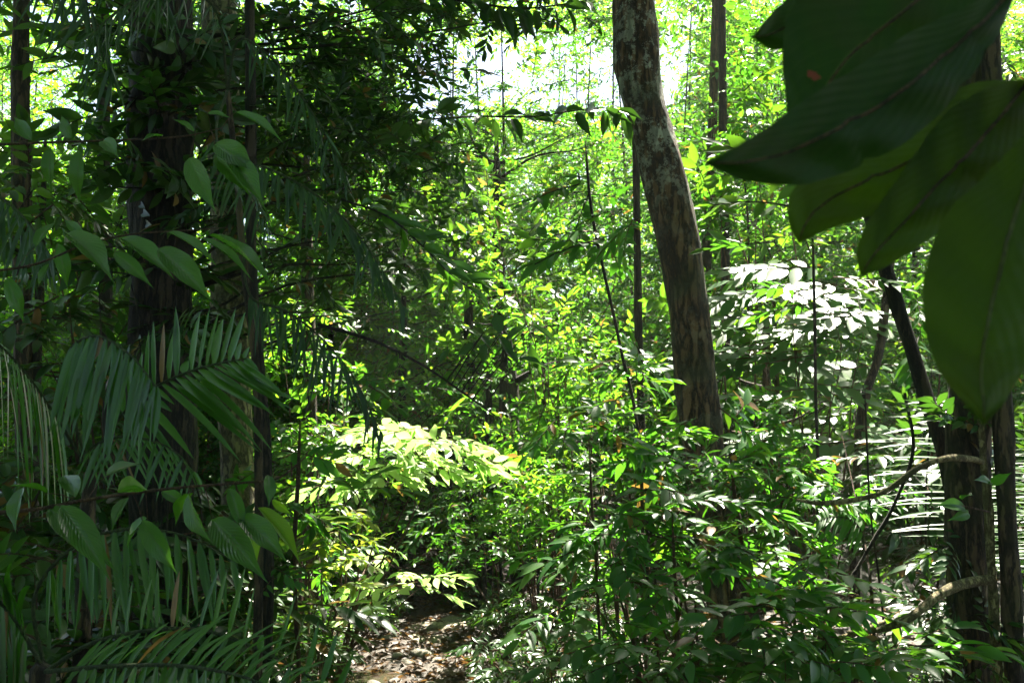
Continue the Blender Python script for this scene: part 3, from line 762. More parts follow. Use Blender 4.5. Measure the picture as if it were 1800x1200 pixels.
# right hand trunks
bole([(1705, 1300), (1704, 1200), (1702, 1050), (1700, 900), (1702, 780), (1706, 680), (1712, 500), (1716, 300), (1718, 100)], 4.4, .092, 'thick furrowed dark trunk at the right with a vine climbing it', 'brown_bark', None, 6, sides=18, lump=.1)
bole([(1788, 1300), (1782, 1150), (1776, 1010), (1768, 860), (1762, 720), (1758, 600), (1750, 300)], 4.2, .04, 'slimmer brown trunk at the right edge beside the furrowed one', 'brown_bark', None, 5, sides=12)
bole([(1690, 960), (1668, 840), (1648, 760), (1622, 680), (1598, 600), (1575, 530), (1556, 470), (1530, 380), (1490, 260)], 4.55, .033, 'dark leaning stem slanting up left below the big hanging leaves', 'dark_bark', None, 4, sides=10, L=.5, n=20)

# vine with two side branches
def woody(name, label, cat, runs, bark, leaves=None, leafm='shade_leaf', kinds=MIDS, L=.3, group=None):
    base = runs[0][0][0]
    t = thing(name, label, cat, base, group)
    for q, (P, r) in enumerate(runs):
        mb = MB(); tube(mb, smooth_path(P, 8 * len(P)), r, 9, 0, .14)
        mb.build('stem' if q == 0 else 'branch', [bark], t)
    if leaves:
        mb = MB(); tw = MB()
        for c, r, n in leaves:
            P, D = clump(c, r, n); put_sprays(mb, tw, kinds, P, D, L * rng.uniform(.7, 1.3, n), .35, gaps=False)
        mb.build('foliage', [M[leafm]], t); tw.build('twig', [bark], t)
    return t
px = lambda L, d: [at(x, y, d) for x, y in L]
v0 = px([(1762, 1290), (1752, 1150), (1744, 1020), (1738, 900), (1728, 800), (1724, 700), (1730, 560)], 4.22); v0[0][2] = gz(v0[0][0], v0[0][1])
woody('vine', 'brown climbing vine on the furrowed trunk, sending two bare crooked branches left', 'vine',
      [(v0, [.022, .02, .018, .014, .012]),
       ([at(1744, 1018, 4.22), at(1700, 1024, 4.1), at(1650, 1045, 4.0), at(1600, 1085, 3.95), at(1550, 1105, 3.95), at(1490, 1112, 4.0)], [.022, .021, .017, .014, .008]),
       ([at(1726, 812, 4.22), at(1706, 806, 4.0), at(1660, 806, 3.9), at(1610, 825, 3.9), at(1545, 868, 3.95), at(1450, 884, 4.0), at(1400, 878, 4.1)], [.013, .013, .011, .011, .006])],
      M['vine_bark'])
woody('fallen_branch', 'bare pale branch lying low across the bottom right shrubs', 'branch',
      [([at(1560, 1090, 4.1), at(1480, 1120, 4.0), at(1360, 1150, 3.9), at(1300, 1168, 3.85), at(1215, 1200, 3.8), at(1150, 1222, 3.8)], [.008, .011, .013, .015, .017])], M['vine_bark'])
woody('hanging_vine', 'thin dark vine hanging in a bow right of the sunlit shrub', 'vine',
      [(px([(1590, 690), (1605, 790), (1570, 890), (1535, 950), (1500, 1010)], 4.6), [.007, .008, .009, .007])], M['dark_bark'])

# ================================================================== SHRUBS AND SAPLINGS
def shrub(label, cl, kinds, leafm, L, base, group=None, name='shrub', cat='shrub', stem_r=.012, up=.3, gaps=False, bark='twig', sag=.1, thin=.55, face=.15, filt=True, fdir=None, lev=.32, lateral=False):
    b = at(*base); b[2] = gz(b[0], b[1])
    far_ = base[2] >= 5.2
    L = L * (.5 if far_ and (kinds is not WHOS and kinds is not BUSH and kinds is not GLOSS) else .8)
    cl = [(c, r * 1.15, max(3, int(n * thin * (2.3 if far_ and (kinds is not WHOS and kinds is not BUSH and kinds is not GLOSS) else 1)))) for c, r, n in cl]
    return plant(name, label, cat, b, cl, kinds, M[leafm], M[bark], L, stem_r, up, group, True, None, None, sag, gaps, 6, filt, .1, 0, .55, face=face, fdir=fdir, lev=lev, lateral=lateral)

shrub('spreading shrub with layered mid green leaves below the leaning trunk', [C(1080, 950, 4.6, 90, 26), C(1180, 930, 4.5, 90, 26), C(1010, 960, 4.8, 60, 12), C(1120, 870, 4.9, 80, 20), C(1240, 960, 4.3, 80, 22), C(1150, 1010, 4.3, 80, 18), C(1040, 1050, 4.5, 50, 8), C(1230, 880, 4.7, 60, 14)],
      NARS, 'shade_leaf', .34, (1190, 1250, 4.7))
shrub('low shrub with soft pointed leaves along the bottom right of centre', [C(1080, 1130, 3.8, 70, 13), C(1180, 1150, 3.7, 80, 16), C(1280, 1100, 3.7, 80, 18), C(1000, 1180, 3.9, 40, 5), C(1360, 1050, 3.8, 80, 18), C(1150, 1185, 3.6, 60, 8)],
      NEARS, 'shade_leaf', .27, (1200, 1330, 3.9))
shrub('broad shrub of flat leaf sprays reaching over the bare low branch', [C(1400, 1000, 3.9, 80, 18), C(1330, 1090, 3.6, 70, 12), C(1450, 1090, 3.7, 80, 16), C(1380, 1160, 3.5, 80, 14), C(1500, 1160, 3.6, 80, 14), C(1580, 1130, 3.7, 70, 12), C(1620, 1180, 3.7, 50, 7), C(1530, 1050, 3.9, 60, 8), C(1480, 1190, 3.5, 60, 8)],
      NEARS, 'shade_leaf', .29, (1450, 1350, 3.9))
shrub('tall shrub with sun glinting top leaves right of the leaning tree', [C(1440, 490, 7.6, 70, 26), C(1400, 560, 7.6, 80, 28), C(1480, 600, 7.6, 80, 28), C(1360, 640, 7.6, 70, 22), C(1440, 680, 7.6, 70, 20), C(1350, 520, 7.6, 60, 18), C(1530, 540, 7.6, 70, 20), C(1340, 600, 7.6, 50, 14), C(1400, 430, 7.6, 60, 14), C(1480, 760, 7.6, 70, 20), C(1540, 640, 7.6, 40, 8)],
      GLOSS, 'gloss_leaf', .52, (1440, 1030, 7.6), up=.1, face=1.0, lev=.15, lateral=True, thin=.42)  # leaves turned to the mirror angle of the sun so they glint
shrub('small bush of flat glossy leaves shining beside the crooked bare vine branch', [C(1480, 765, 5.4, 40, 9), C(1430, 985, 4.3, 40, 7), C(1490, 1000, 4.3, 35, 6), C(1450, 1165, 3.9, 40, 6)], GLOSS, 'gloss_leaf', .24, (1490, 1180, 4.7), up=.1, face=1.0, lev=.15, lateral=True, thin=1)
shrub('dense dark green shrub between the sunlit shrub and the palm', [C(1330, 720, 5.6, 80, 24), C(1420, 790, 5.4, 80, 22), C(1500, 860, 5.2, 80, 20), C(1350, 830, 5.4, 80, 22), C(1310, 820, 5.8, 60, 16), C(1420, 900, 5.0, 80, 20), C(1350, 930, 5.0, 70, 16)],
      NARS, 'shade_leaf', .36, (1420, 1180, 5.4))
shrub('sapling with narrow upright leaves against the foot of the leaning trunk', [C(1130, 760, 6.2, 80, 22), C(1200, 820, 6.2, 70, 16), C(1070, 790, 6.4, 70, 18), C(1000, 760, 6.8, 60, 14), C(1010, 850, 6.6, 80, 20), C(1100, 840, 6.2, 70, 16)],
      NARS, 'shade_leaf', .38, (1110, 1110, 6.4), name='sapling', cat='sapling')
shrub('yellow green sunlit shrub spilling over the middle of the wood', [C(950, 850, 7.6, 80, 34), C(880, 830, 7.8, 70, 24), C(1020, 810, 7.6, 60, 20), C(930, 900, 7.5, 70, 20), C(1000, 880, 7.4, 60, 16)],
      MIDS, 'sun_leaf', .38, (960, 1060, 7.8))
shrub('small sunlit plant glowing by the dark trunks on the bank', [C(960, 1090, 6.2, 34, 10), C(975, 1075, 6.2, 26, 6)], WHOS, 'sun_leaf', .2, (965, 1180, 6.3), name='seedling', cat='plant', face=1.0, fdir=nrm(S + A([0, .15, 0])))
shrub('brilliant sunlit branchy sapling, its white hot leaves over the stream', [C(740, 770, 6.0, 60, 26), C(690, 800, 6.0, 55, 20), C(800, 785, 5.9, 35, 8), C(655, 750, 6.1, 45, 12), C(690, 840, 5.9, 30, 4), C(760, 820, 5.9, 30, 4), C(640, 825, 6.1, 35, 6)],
      BUSH, 'sunlit_pale_leaf', .33, (575, 1110, 6.4), name='sapling', cat='sapling', up=.25, face=1.0, filt=False, fdir=nrm(S + A([0, .1, 0])), lev=.12, thin=.72)
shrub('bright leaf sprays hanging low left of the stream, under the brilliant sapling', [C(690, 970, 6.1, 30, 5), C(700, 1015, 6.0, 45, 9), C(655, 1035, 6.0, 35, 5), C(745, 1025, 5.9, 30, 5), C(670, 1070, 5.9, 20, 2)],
      BUSH, 'sunlit_pale_leaf', .33, (570, 1140, 6.2), up=.25, face=1.0, filt=False, fdir=nrm(S + A([0, .1, 0])), lev=.12, thin=.72)
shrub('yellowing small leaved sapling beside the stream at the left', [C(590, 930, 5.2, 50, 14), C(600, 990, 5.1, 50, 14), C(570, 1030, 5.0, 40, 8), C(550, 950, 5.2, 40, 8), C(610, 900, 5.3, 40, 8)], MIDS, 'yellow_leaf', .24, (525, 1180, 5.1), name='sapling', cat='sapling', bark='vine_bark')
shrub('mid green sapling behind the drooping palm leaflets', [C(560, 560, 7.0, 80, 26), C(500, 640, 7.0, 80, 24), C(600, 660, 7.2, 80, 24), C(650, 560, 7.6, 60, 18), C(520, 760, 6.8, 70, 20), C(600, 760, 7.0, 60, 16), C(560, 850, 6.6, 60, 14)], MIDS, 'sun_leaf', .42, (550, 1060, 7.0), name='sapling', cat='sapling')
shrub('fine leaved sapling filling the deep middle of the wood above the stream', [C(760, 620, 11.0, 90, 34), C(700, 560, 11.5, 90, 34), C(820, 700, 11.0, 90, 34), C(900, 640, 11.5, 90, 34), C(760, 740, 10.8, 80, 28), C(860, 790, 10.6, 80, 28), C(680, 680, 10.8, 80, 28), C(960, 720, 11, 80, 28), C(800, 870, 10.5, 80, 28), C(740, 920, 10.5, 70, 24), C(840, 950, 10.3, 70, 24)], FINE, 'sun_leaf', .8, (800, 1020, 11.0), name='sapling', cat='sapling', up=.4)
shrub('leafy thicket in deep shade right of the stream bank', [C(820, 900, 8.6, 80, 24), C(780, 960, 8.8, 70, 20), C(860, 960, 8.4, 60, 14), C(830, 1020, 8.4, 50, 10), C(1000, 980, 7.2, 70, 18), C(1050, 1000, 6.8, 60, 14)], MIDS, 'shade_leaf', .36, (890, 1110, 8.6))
shrub('shady shrub on the dark slope at the lower right of the stream', [C(900, 1120, 5.6, 60, 14), C(960, 1160, 5.2, 60, 12), C(850, 1150, 5.8, 40, 7), C(1020, 1110, 5.4, 50, 10)], NARS, 'deep_shade_leaf', .28, (940, 1260, 5.6))
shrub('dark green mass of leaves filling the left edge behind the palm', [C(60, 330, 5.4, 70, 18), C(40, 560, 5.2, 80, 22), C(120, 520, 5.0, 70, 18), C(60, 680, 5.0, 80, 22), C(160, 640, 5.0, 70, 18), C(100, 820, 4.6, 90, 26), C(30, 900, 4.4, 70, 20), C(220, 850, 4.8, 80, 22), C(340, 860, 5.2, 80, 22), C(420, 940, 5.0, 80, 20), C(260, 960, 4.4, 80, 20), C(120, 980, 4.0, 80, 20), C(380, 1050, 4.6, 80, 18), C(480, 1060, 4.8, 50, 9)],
      NARS, 'deep_shade_leaf', .42, (200, 1200, 4.8), up=.35)
shrub('shaded undergrowth bush in the bottom left corner', [C(60, 1010, 3.2, 80, 14), C(150, 1060, 3.2, 80, 12), C(40, 1120, 3.0, 80, 12), C(120, 1160, 3.0, 80, 12), C(260, 1150, 3.4, 80, 12)], NEARS, 'deep_shade_leaf', .32, (100, 1400, 3.2))
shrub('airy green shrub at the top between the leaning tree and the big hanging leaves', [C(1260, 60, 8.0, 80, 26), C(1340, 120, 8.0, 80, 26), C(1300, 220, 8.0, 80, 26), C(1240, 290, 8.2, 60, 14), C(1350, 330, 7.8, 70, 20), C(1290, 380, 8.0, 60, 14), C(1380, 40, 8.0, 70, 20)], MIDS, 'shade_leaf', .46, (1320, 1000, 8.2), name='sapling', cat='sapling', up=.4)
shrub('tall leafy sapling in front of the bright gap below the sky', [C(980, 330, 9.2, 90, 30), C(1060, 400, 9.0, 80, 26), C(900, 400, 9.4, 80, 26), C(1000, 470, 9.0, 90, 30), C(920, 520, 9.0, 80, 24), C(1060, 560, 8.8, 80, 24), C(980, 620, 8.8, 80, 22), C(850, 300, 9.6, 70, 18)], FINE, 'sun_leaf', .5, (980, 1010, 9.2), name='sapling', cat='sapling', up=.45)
shrub('bush added as dark backdrop just behind the sunlit palm', [C(1600, 820, 6.6, 80, 24), C(1640, 900, 6.6, 80, 24), C(1600, 960, 6.5, 80, 20), C(1660, 800, 6.6, 60, 16), C(1760, 880, 6.6, 80, 20)], NARS, 'deep_shade_leaf', .7, (1640, 1080, 6.6))  # bush added so the gap behind the palm goes dark
shrub('shaded shrub behind the two trunks at the right edge', [C(1780, 640, 6.0, 60, 14), C(1740, 760, 5.6, 60, 12), C(1790, 820, 5.4, 60, 12), C(1780, 1000, 5.0, 60, 12), C(1640, 1060, 4.7, 60, 12), C(1790, 150, 6, 60, 16), C(1760, 100, 6, 60, 12)], NARS, 'deep_shade_leaf', .38, (1770, 1200, 5.4))

shrub('ground hugging seedlings in the dark between the stream and the layered shrub', [C(900, 1090, 8.0, 60, 16), C(980, 1060, 8.0, 60, 16), C(1060, 1080, 7.2, 60, 16), C(900, 1180, 6.6, 50, 12), C(1000, 1160, 6.2, 60, 14), C(870, 1060, 8.8, 50, 14), C(1120, 1090, 6.6, 60, 14)], NARS, 'deep_shade_leaf', .3, (960, 1120, 7.6), thin=1)
shrub('dark low ground plants beneath the shrubs at the bottom right', [C(1250, 1190, 4.8, 70, 18), C(1350, 1160, 5.2, 70, 18), C(1450, 1150, 5.4, 70, 18), C(1560, 1170, 5.2, 70, 18), C(1640, 1150, 5.4, 60, 16), C(1760, 1150, 5.2, 50, 14), C(1160, 1120, 6.4, 60, 16)], NARS, 'deep_shade_leaf', .32, (1450, 1240, 5.2), thin=1)
shrub('dark low plants under the palms at the lower left', [C(60, 1130, 4.0, 90, 22), C(180, 1150, 4.2, 90, 22), C(300, 1140, 4.4, 90, 22), C(420, 1130, 4.8, 90, 22), C(120, 1040, 4.8, 80, 18), C(480, 1090, 5.6, 70, 18), C(30, 960, 5, 80, 18), C(320, 1040, 5.2, 80, 18)], NARS, 'deep_shade_leaf', .34, (260, 1200, 4.6), thin=1)
shrub('dark low plants fringing the left side of the stream', [C(560, 1120, 6.4, 50, 14), C(600, 1080, 7.6, 50, 14), C(520, 1160, 5.4, 60, 14), C(640, 1060, 8.6, 50, 14), C(700, 1030, 9.8, 50, 14), C(800, 1030, 10.4, 60, 18), C(740, 1000, 10.6, 60, 18)], NARS, 'deep_shade_leaf', .32, (560, 1150, 6.4), thin=1)
# ---- branches with leaves that one can count
def leafy_branch(name, label, cat, path, r, leaves, leafm, bark='twig', tmpl=HI, group=None, special=None):
    """leaves: (t along the branch, length, direction 3D, upper side 3D[, width factor])"""
    P = smooth_path(path, 30); t = thing(name, label, cat, P[0], group)
    r = [q * .62 for q in r] if leafm == 'broad_leaf' else r
    mb = MB(); tube(mb, P, r, 7, 0, .1)
    for k, lf in enumerate(leaves):
        tt, Ln, D, U0 = lf[:4]
        if tt >= 0:
            i = min(29, int(tt * 29)); b0 = P[i]
        else:
            b0 = lf[5]; i = int(np.argmin(np.linalg.norm(P - b0, axis=1)))
        D = nrm(D); U0 = nrm(U0) + rng.normal(0, .22, 3)
        pet = b0 + D * Ln * .1
        tube(mb, smooth_path([P[i], (P[i] + pet) / 2 + A([0, 0, .006]), pet], 6), [r[-1] * .8, r[-1] * .5], 4, 0)
        lm = MB()
        scatter(lm, tmpl, [pet], [D], [U0], [Ln], 0, A([(lf[4] if len(lf) > 4 else 1.0) ** .7 * .82]))
        o = lm.build('leaf', [M[special[1]] if special and k in special[0] else M[leafm]], t)
        if special and k in special[0]: o['label'] = special[2]
    mb.build('twig', [M[bark]], t)
    return t
def auto_leaves(n, L, t0=.15, droop=.5, side=1.0, fwd=.5, jit=.25, ax=None):
    out = []
    for k in range(n):
        s = 1 if k % 2 else -1
        out.append((t0 + (1 - t0) * (k + .5) / n, L * rng.uniform(.75, 1.15), A([fwd + rng.normal(0, jit), s * side * .7 + rng.normal(0, jit), -droop + rng.normal(0, jit)]), A([rng.normal(0, .3), -.9 + rng.normal(0, .3), .6]), rng.uniform(.85, 1.15)))
    return out

dd = 2.35
def px2(x, y, d=dd): return at(x, y, d)
def pl(x0, y0, x1, y1, d0=dd, d1=None, U0=(0, -.6, 1), wf=1.0):
    """a leaf laid from one pixel to another at given depths"""
    a = at(x0, y0, d0); b = at(x1, y1, d0 if d1 is None else d1)
    return (-1, float(np.linalg.norm(b - a)) / 1.05, b - a, A(U0, float), wf, a)
leafy_branch('leafy_branch', 'thin red brown branch with large ribbed glossy leaves hanging at the lower left', 'branch',
    [px2(-60, 905, 2.2), px2(60, 895, 2.25), px2(140, 880), px2(220, 868), px2(320, 856), px2(430, 848), px2(490, 840), px2(540, 800)], [.0075, .0065, .005, .003],
    [pl(45, 850, 10, 918, 2.2, 2.1, (-.5, -1, .6), 1.3), pl(75, 885, 190, 975, 2.3, 2.2, (-.2, -.8, .8), 1.0), pl(100, 880, 185, 990, 2.25, 2.15, (.5, -1, .3), 1.0), pl(135, 880, 110, 815, 2.3, 2.4, (0, -.7, 1), 1.1),
     pl(200, 868, 275, 838, 2.3, 2.2, (0, .4, 1), 1.1), pl(245, 905, 300, 1000, 2.35, 2.3, (-.5, -.8, .5), 1.15), pl(330, 860, 345, 950, 2.3, 2.2, (.1, -1, .1), 1.35), pl(365, 905, 450, 995, 2.35, 2.2, (-.3, -.8, .7), 1.0),
     pl(345, 862, 300, 900, 2.35, 2.45, (0, -.6, 1), 1.0), pl(400, 850, 430, 930, 2.35, 2.3, (.6, -.8, .2), 1.0), pl(415, 900, 497, 965, 2.35, 2.25, (-.1, -.8, .7), 1.2), pl(428, 905, 462, 990, 2.42, 2.42, (.6, -.6, .3), 1.0),
     pl(445, 885, 535, 962, 2.4, 2.3, (.6, -.5, .5), .7), pl(475, 875, 510, 905, 2.42, 2.42, (.3, -.8, .4), 1.2), pl(470, 830, 478, 880, 2.35, 2.3, (0, -1, .2), 1.5), pl(265, 905, 205, 955, 2.4, 2.45, (-.2, -.8, .8), 1.0),
     pl(280, 860, 330, 885, 2.45, 2.4, (0, -.8, .8), 1.0), pl(230, 870, 190, 915, 2.4, 2.3, (0, -.6, .9), 1.0), pl(180, 840, 250, 800, 2.5, 2.6, (0, -.5, 1), 1.0), pl(90, 870, 20, 835, 2.4, 2.3, (0, -.3, 1), 1.0)],
    'broad_leaf', special=((11, 12, 13), 'sunlit_broad_leaf', 'leaf glowing lime green in the sun'))
leafy_branch('leafy_branch', 'dark twig carrying long glossy leaves that droop above the large palm frond', 'branch',
    [px2(-40, 480, 2.7), px2(60, 465, 2.7), px2(150, 430, 2.7), px2(230, 412, 2.7), px2(330, 405, 2.65), px2(400, 400, 2.6)], [.006, .005, .004, .002],
    [pl(110, 405, 195, 455, 2.7, 2.55, (-.2, -.6, 1), 1.0), pl(205, 415, 300, 460, 2.7, 2.6, (0, -.5, 1), .9), pl(270, 430, 365, 505, 2.6, 2.5, (.3, -.9, .5), 1.0), pl(285, 405, 385, 445, 2.65, 2.6, (0, -.4, 1), .55), pl(345, 415, 450, 470, 2.6, 2.6, (.5, -.5, .5), .55),
     pl(355, 408, 495, 470, 2.6, 2.5, (0, .1, 1), .5), pl(195, 440, 260, 490, 2.65, 2.6, (.3, -.8, .5), .9), pl(100, 420, 120, 500, 2.75, 2.75, (0, -1, .1), 1.1), pl(60, 440, 90, 380, 2.8, 2.85, (0, -1, .5), 1.2), pl(10, 480, 40, 560, 2.7, 2.7, (0, -1, .1), 1.2), pl(90, 460, 60, 500, 2.7, 2.7, (0, -1, .6), 1.1), pl(150, 420, 110, 380, 2.8, 2.8, (0, -1, .5), 1.2)], 'broad_leaf')
leafy_branch('leafy_branch', 'dark twig with broad leaves hanging across the upper part of the stout dark trunk', 'branch',
    [px2(-20, 255, 3.3), px2(100, 250, 3.3), px2(220, 246, 3.3), px2(320, 240, 3.25), px2(390, 225, 3.2)], [.008, .006, .005, .003],
    [pl(330, 270, 365, 355, 3.2, 3.1, (-.5, -.8, .5), 1.15), pl(375, 270, 430, 325, 3.2, 3.1, (-.2, -.7, .8), 1.0), pl(395, 265, 460, 335, 3.2, 3.05, (0, -.8, .6), .9), pl(405, 195, 498, 228, 3.15, 3.1, (0, -.5, 1), .7), pl(372, 250, 440, 285, 3.2, 3.1, (.4, -.9, .4), 1.6),
     pl(345, 235, 310, 205, 3.25, 3.2, (0, -.7, .8), 1.2), pl(360, 200, 405, 200, 3.2, 3.2, (0, -1, .5), 1.2), pl(180, 245, 200, 262, 3.3, 3.2, (0, -1, .4), 1.4), pl(290, 240, 250, 235, 3.3, 3.2, (0, -.5, 1), 1.0), pl(130, 250, 100, 200, 3.4, 3.4, (0, -1, .4), 1.4), pl(60, 252, 20, 200, 3.4, 3.4, (0, -1, .4), 1.3), pl(140, 255, 130, 350, 3.4, 3.4, (0, -1, .2), 1.0), pl(90, 252, 80, 330, 3.4, 3.4, (0, -1, .2), 1.2)], 'broad_leaf')
leafy_branch('leafy_branch', 'dark cluster of round leaves on a sloping twig in the middle, one leaf pale', 'branch',
    [px2(560, 570, 5.2), px2(660, 600, 5.1), px2(740, 640, 5.0), px2(800, 680, 5.0), px2(870, 730, 5.0)], [.010, .008, .006, .004],
    [pl(880, 590, 870, 545, 4.9, 4.9, (0, -1, .3), 1.9), pl(890, 600, 915, 570, 4.9, 4.8, (0, -1, .5), 1.6), pl(850, 590, 828, 570, 4.9, 4.8, (0, -.6, .9), 1.3), pl(845, 590, 862, 605, 4.85, 4.8, (0, -.9, .5), 1.9), pl(855, 600, 845, 640, 4.9, 4.9, (0, -1, 0), 1.7),
     pl(875, 590, 905, 625, 4.9, 4.8, (-.3, -.8, .6), 1.0), pl(885, 612, 915, 635, 4.85, 4.8, (0, -.7, .8), 1.2), pl(905, 630, 975, 640, 4.85, 4.9, (0, -.5, 1), .9), pl(930, 570, 985, 600, 4.9, 4.9, (0, -.6, .9), .9), pl(860, 570, 890, 555, 5, 5, (0, -1, .2), 1.8), pl(835, 600, 805, 625, 4.95, 4.9, (0, -1, .4), 1.3), pl(800, 650, 770, 680, 5, 5, (0, -1, .3), 1.3), pl(770, 640, 790, 610, 5, 5, (0, -1, .3), 1.3), pl(700, 620, 680, 660, 5.1, 5.1, (0, -1, .3), 1.3), pl(930, 600, 950, 660, 4.9, 4.9, (0, -1, .3), 1.0)],
    'deep_shade_leaf', 'dark_bark')
leafy_branch('leafy_branch', 'shadowed leafy bough with blunt leaves reaching right below the bright sky gap', 'branch',
    [px2(640, 230, 5.9), px2(740, 212, 5.9), px2(840, 205, 5.9), px2(940, 205, 5.9), px2(1050, 190, 5.9), px2(1110, 200, 5.9)], [.007, .006, .004, .002],
    [pl(768, 205, 812, 178, 5.9, 5.8, (0, -1, .5), 1.0), pl(765, 200, 805, 165, 5.9, 5.9, (0, -1, .4), 1.6)] + auto_leaves(34, .2, .1, .25, 1, .5, .45), 'deep_shade_leaf', 'dark_bark')
leafy_branch('leafy_branch', 'bluish glossy spray of drooping leaves beside the dark hanging foliage', 'branch',
    [px2(600, 350, 4.6), px2(680, 380, 4.5), px2(740, 430, 4.4), px2(790, 480, 4.35), px2(830, 510, 4.3)], [.009, .007, .004, .003],
    auto_leaves(26, .17, .1, .3, .8, .7, .3), 'broad_leaf', 'dark_bark')
leafy_branch('leafy_branch', 'overhanging leafy bough in shadow along the top edge', 'branch',
    [px2(560, -60, 5.6), px2(680, -20, 5.6), px2(800, 0, 5.6), px2(920, 15, 5.6), px2(1040, 0, 5.6)], [.014, .010, .007, .003], auto_leaves(46, .22, .05, .35, 1, .4, .4), 'deep_shade_leaf', 'dark_bark')
leafy_branch('leafy_branch', 'short green leaf tuft against the furrowed trunk at the right', 'branch',
    [px2(1740, 900, 3.9), px2(1700, 890, 3.8), px2(1670, 885, 3.75)], [.004, .003, .002],
    [pl(1700, 895, 1660, 880, 3.8, 3.7, (0, -.8, .7), 1.2), pl(1690, 880, 1705, 860, 3.8, 3.7, (0, -.9, .5), 1.3), pl(1705, 900, 1680, 910, 3.8, 3.7, (0, -.6, .9), 1.0), pl(1740, 850, 1770, 835, 3.9, 3.8, (0, -.8, .5), 1.4), pl(1745, 855, 1725, 835, 3.9, 3.8, (0, -.8, .5), 1.2)], 'shade_leaf')

# ================================================================== PALMS
def palm(name, label, base, stem, stem_r, fronds, mat='palm_leaf', group=None):
    t = thing(name, label, 'palm', base, group)
    if stem is not None:
        mb = MB(); tube(mb, smooth_path(stem, 16), stem_r, 9, 0, .08); mb.build('stem', [M['brown_bark']], t)
    for rp, kw in fronds:
        mb = MB(); frond(mb, rp, **kw); mb.build('frond', [M[mat], M['green_stem']], t)
    return t
def rp(L, d0, d1=None):
    d1 = d0 if d1 is None else d1
    return [at(x, y, d0 + (d1 - d0) * k / (len(L) - 1)) for k, (x, y) in enumerate(L)]
b = at(150, 1200, 3.2); b[2] = gz(b[0], b[1])
palm('palm', 'understorey palm at the left with a wide fan like frond catching bluish light', b,
     [b - A([0, 0, .1]), at(150, 1000, 3.2), at(160, 830, 3.2)], [.03, .026, .022], [
    (rp([(160, 830), (190, 760), (250, 695), (310, 662), (370, 642), (432, 630)], 3.2, 2.9), dict(length=.23, n=17, width=.022, dirA=(-.12, .1, 1), dirB=(.75, -.25, -.62), lenB=.34, droop=.1, start=.3, turn=.55, facing=(-.2, -.75, .65), jit=.03, rr=.007)),
    (rp([(160, 830), (120, 700), (120, 620), (170, 590), (230, 625), (275, 680)], 3.2, 2.75), dict(length=.33, n=15, width=.024, dirA=(.0, -.2, -1), dirB=(-.2, -.1, -.95), lenB=.30, droop=.1, start=.4, turn=.1)),
    (rp([(160, 830), (155, 795), (190, 772), (240, 768), (300, 788), (340, 830)], 3.1, 2.8), dict(length=.16, n=18, width=.012, dirA=(.55, -.3, -.7), dirB=(-.35, -.2, -.8), droop=.2, start=.2)),
    (rp([(160, 830), (90, 720), (40, 650), (-20, 590), (-80, 570)], 3.2, 2.8), dict(length=.30, n=26, width=.02, dirA=(.3, -.2, -.9), dirB=(-.3, .3, .2), droop=.5, start=.2)),
])
b = at(120, 1330, 2.6); b[2] = gz(b[0], b[1])
palm('palm', 'low palm in the bottom left corner, its arching frond striped with curved leaflets', b, [b - A([0, 0, .1]), at(70, 1250, 2.6), at(80, 1180, 2.6)], [.03, .026, .02], [
    (rp([(80, 1180), (150, 1135), (210, 1116), (300, 1104), (380, 1112), (470, 1148), (560, 1200), (640, 1265)], 2.55, 2.2), dict(length=.17, n=19, width=.017, dirA=(.02, .15, 1), dirB=(-.45, -.45, -.62), lenB=.24, droop=.1, start=.22, turn=.45, rr=.006)),
    (rp([(80, 1180), (60, 1050), (130, 960), (220, 930), (320, 940), (410, 985)], 2.7, 2.6), dict(length=.24, n=17, width=.016, dirA=(.1, -.1, -1), dirB=(.15, -.35, -.9), droop=.1, start=.3, turn=.2)),
    (rp([(80, 1180), (200, 1170), (320, 1170), (430, 1190), (520, 1230)], 2.4, 1.95), dict(length=.2, n=24, width=.017, dirA=(.4, .2, .55), dirB=(.1, -.6, -.5), droop=.3, start=.15)),
    (rp([(80, 1180), (20, 1080), (-40, 1030), (-100, 1010)], 2.6, 2.5), dict(length=.26, n=22, width=.018, dirA=(.1, -.1, -1), dirB=(.1, -.3, .6), droop=.4, start=.2)),
])
b = at(462, 1010, 4.2); b[2] = gz(b[0], b[1])
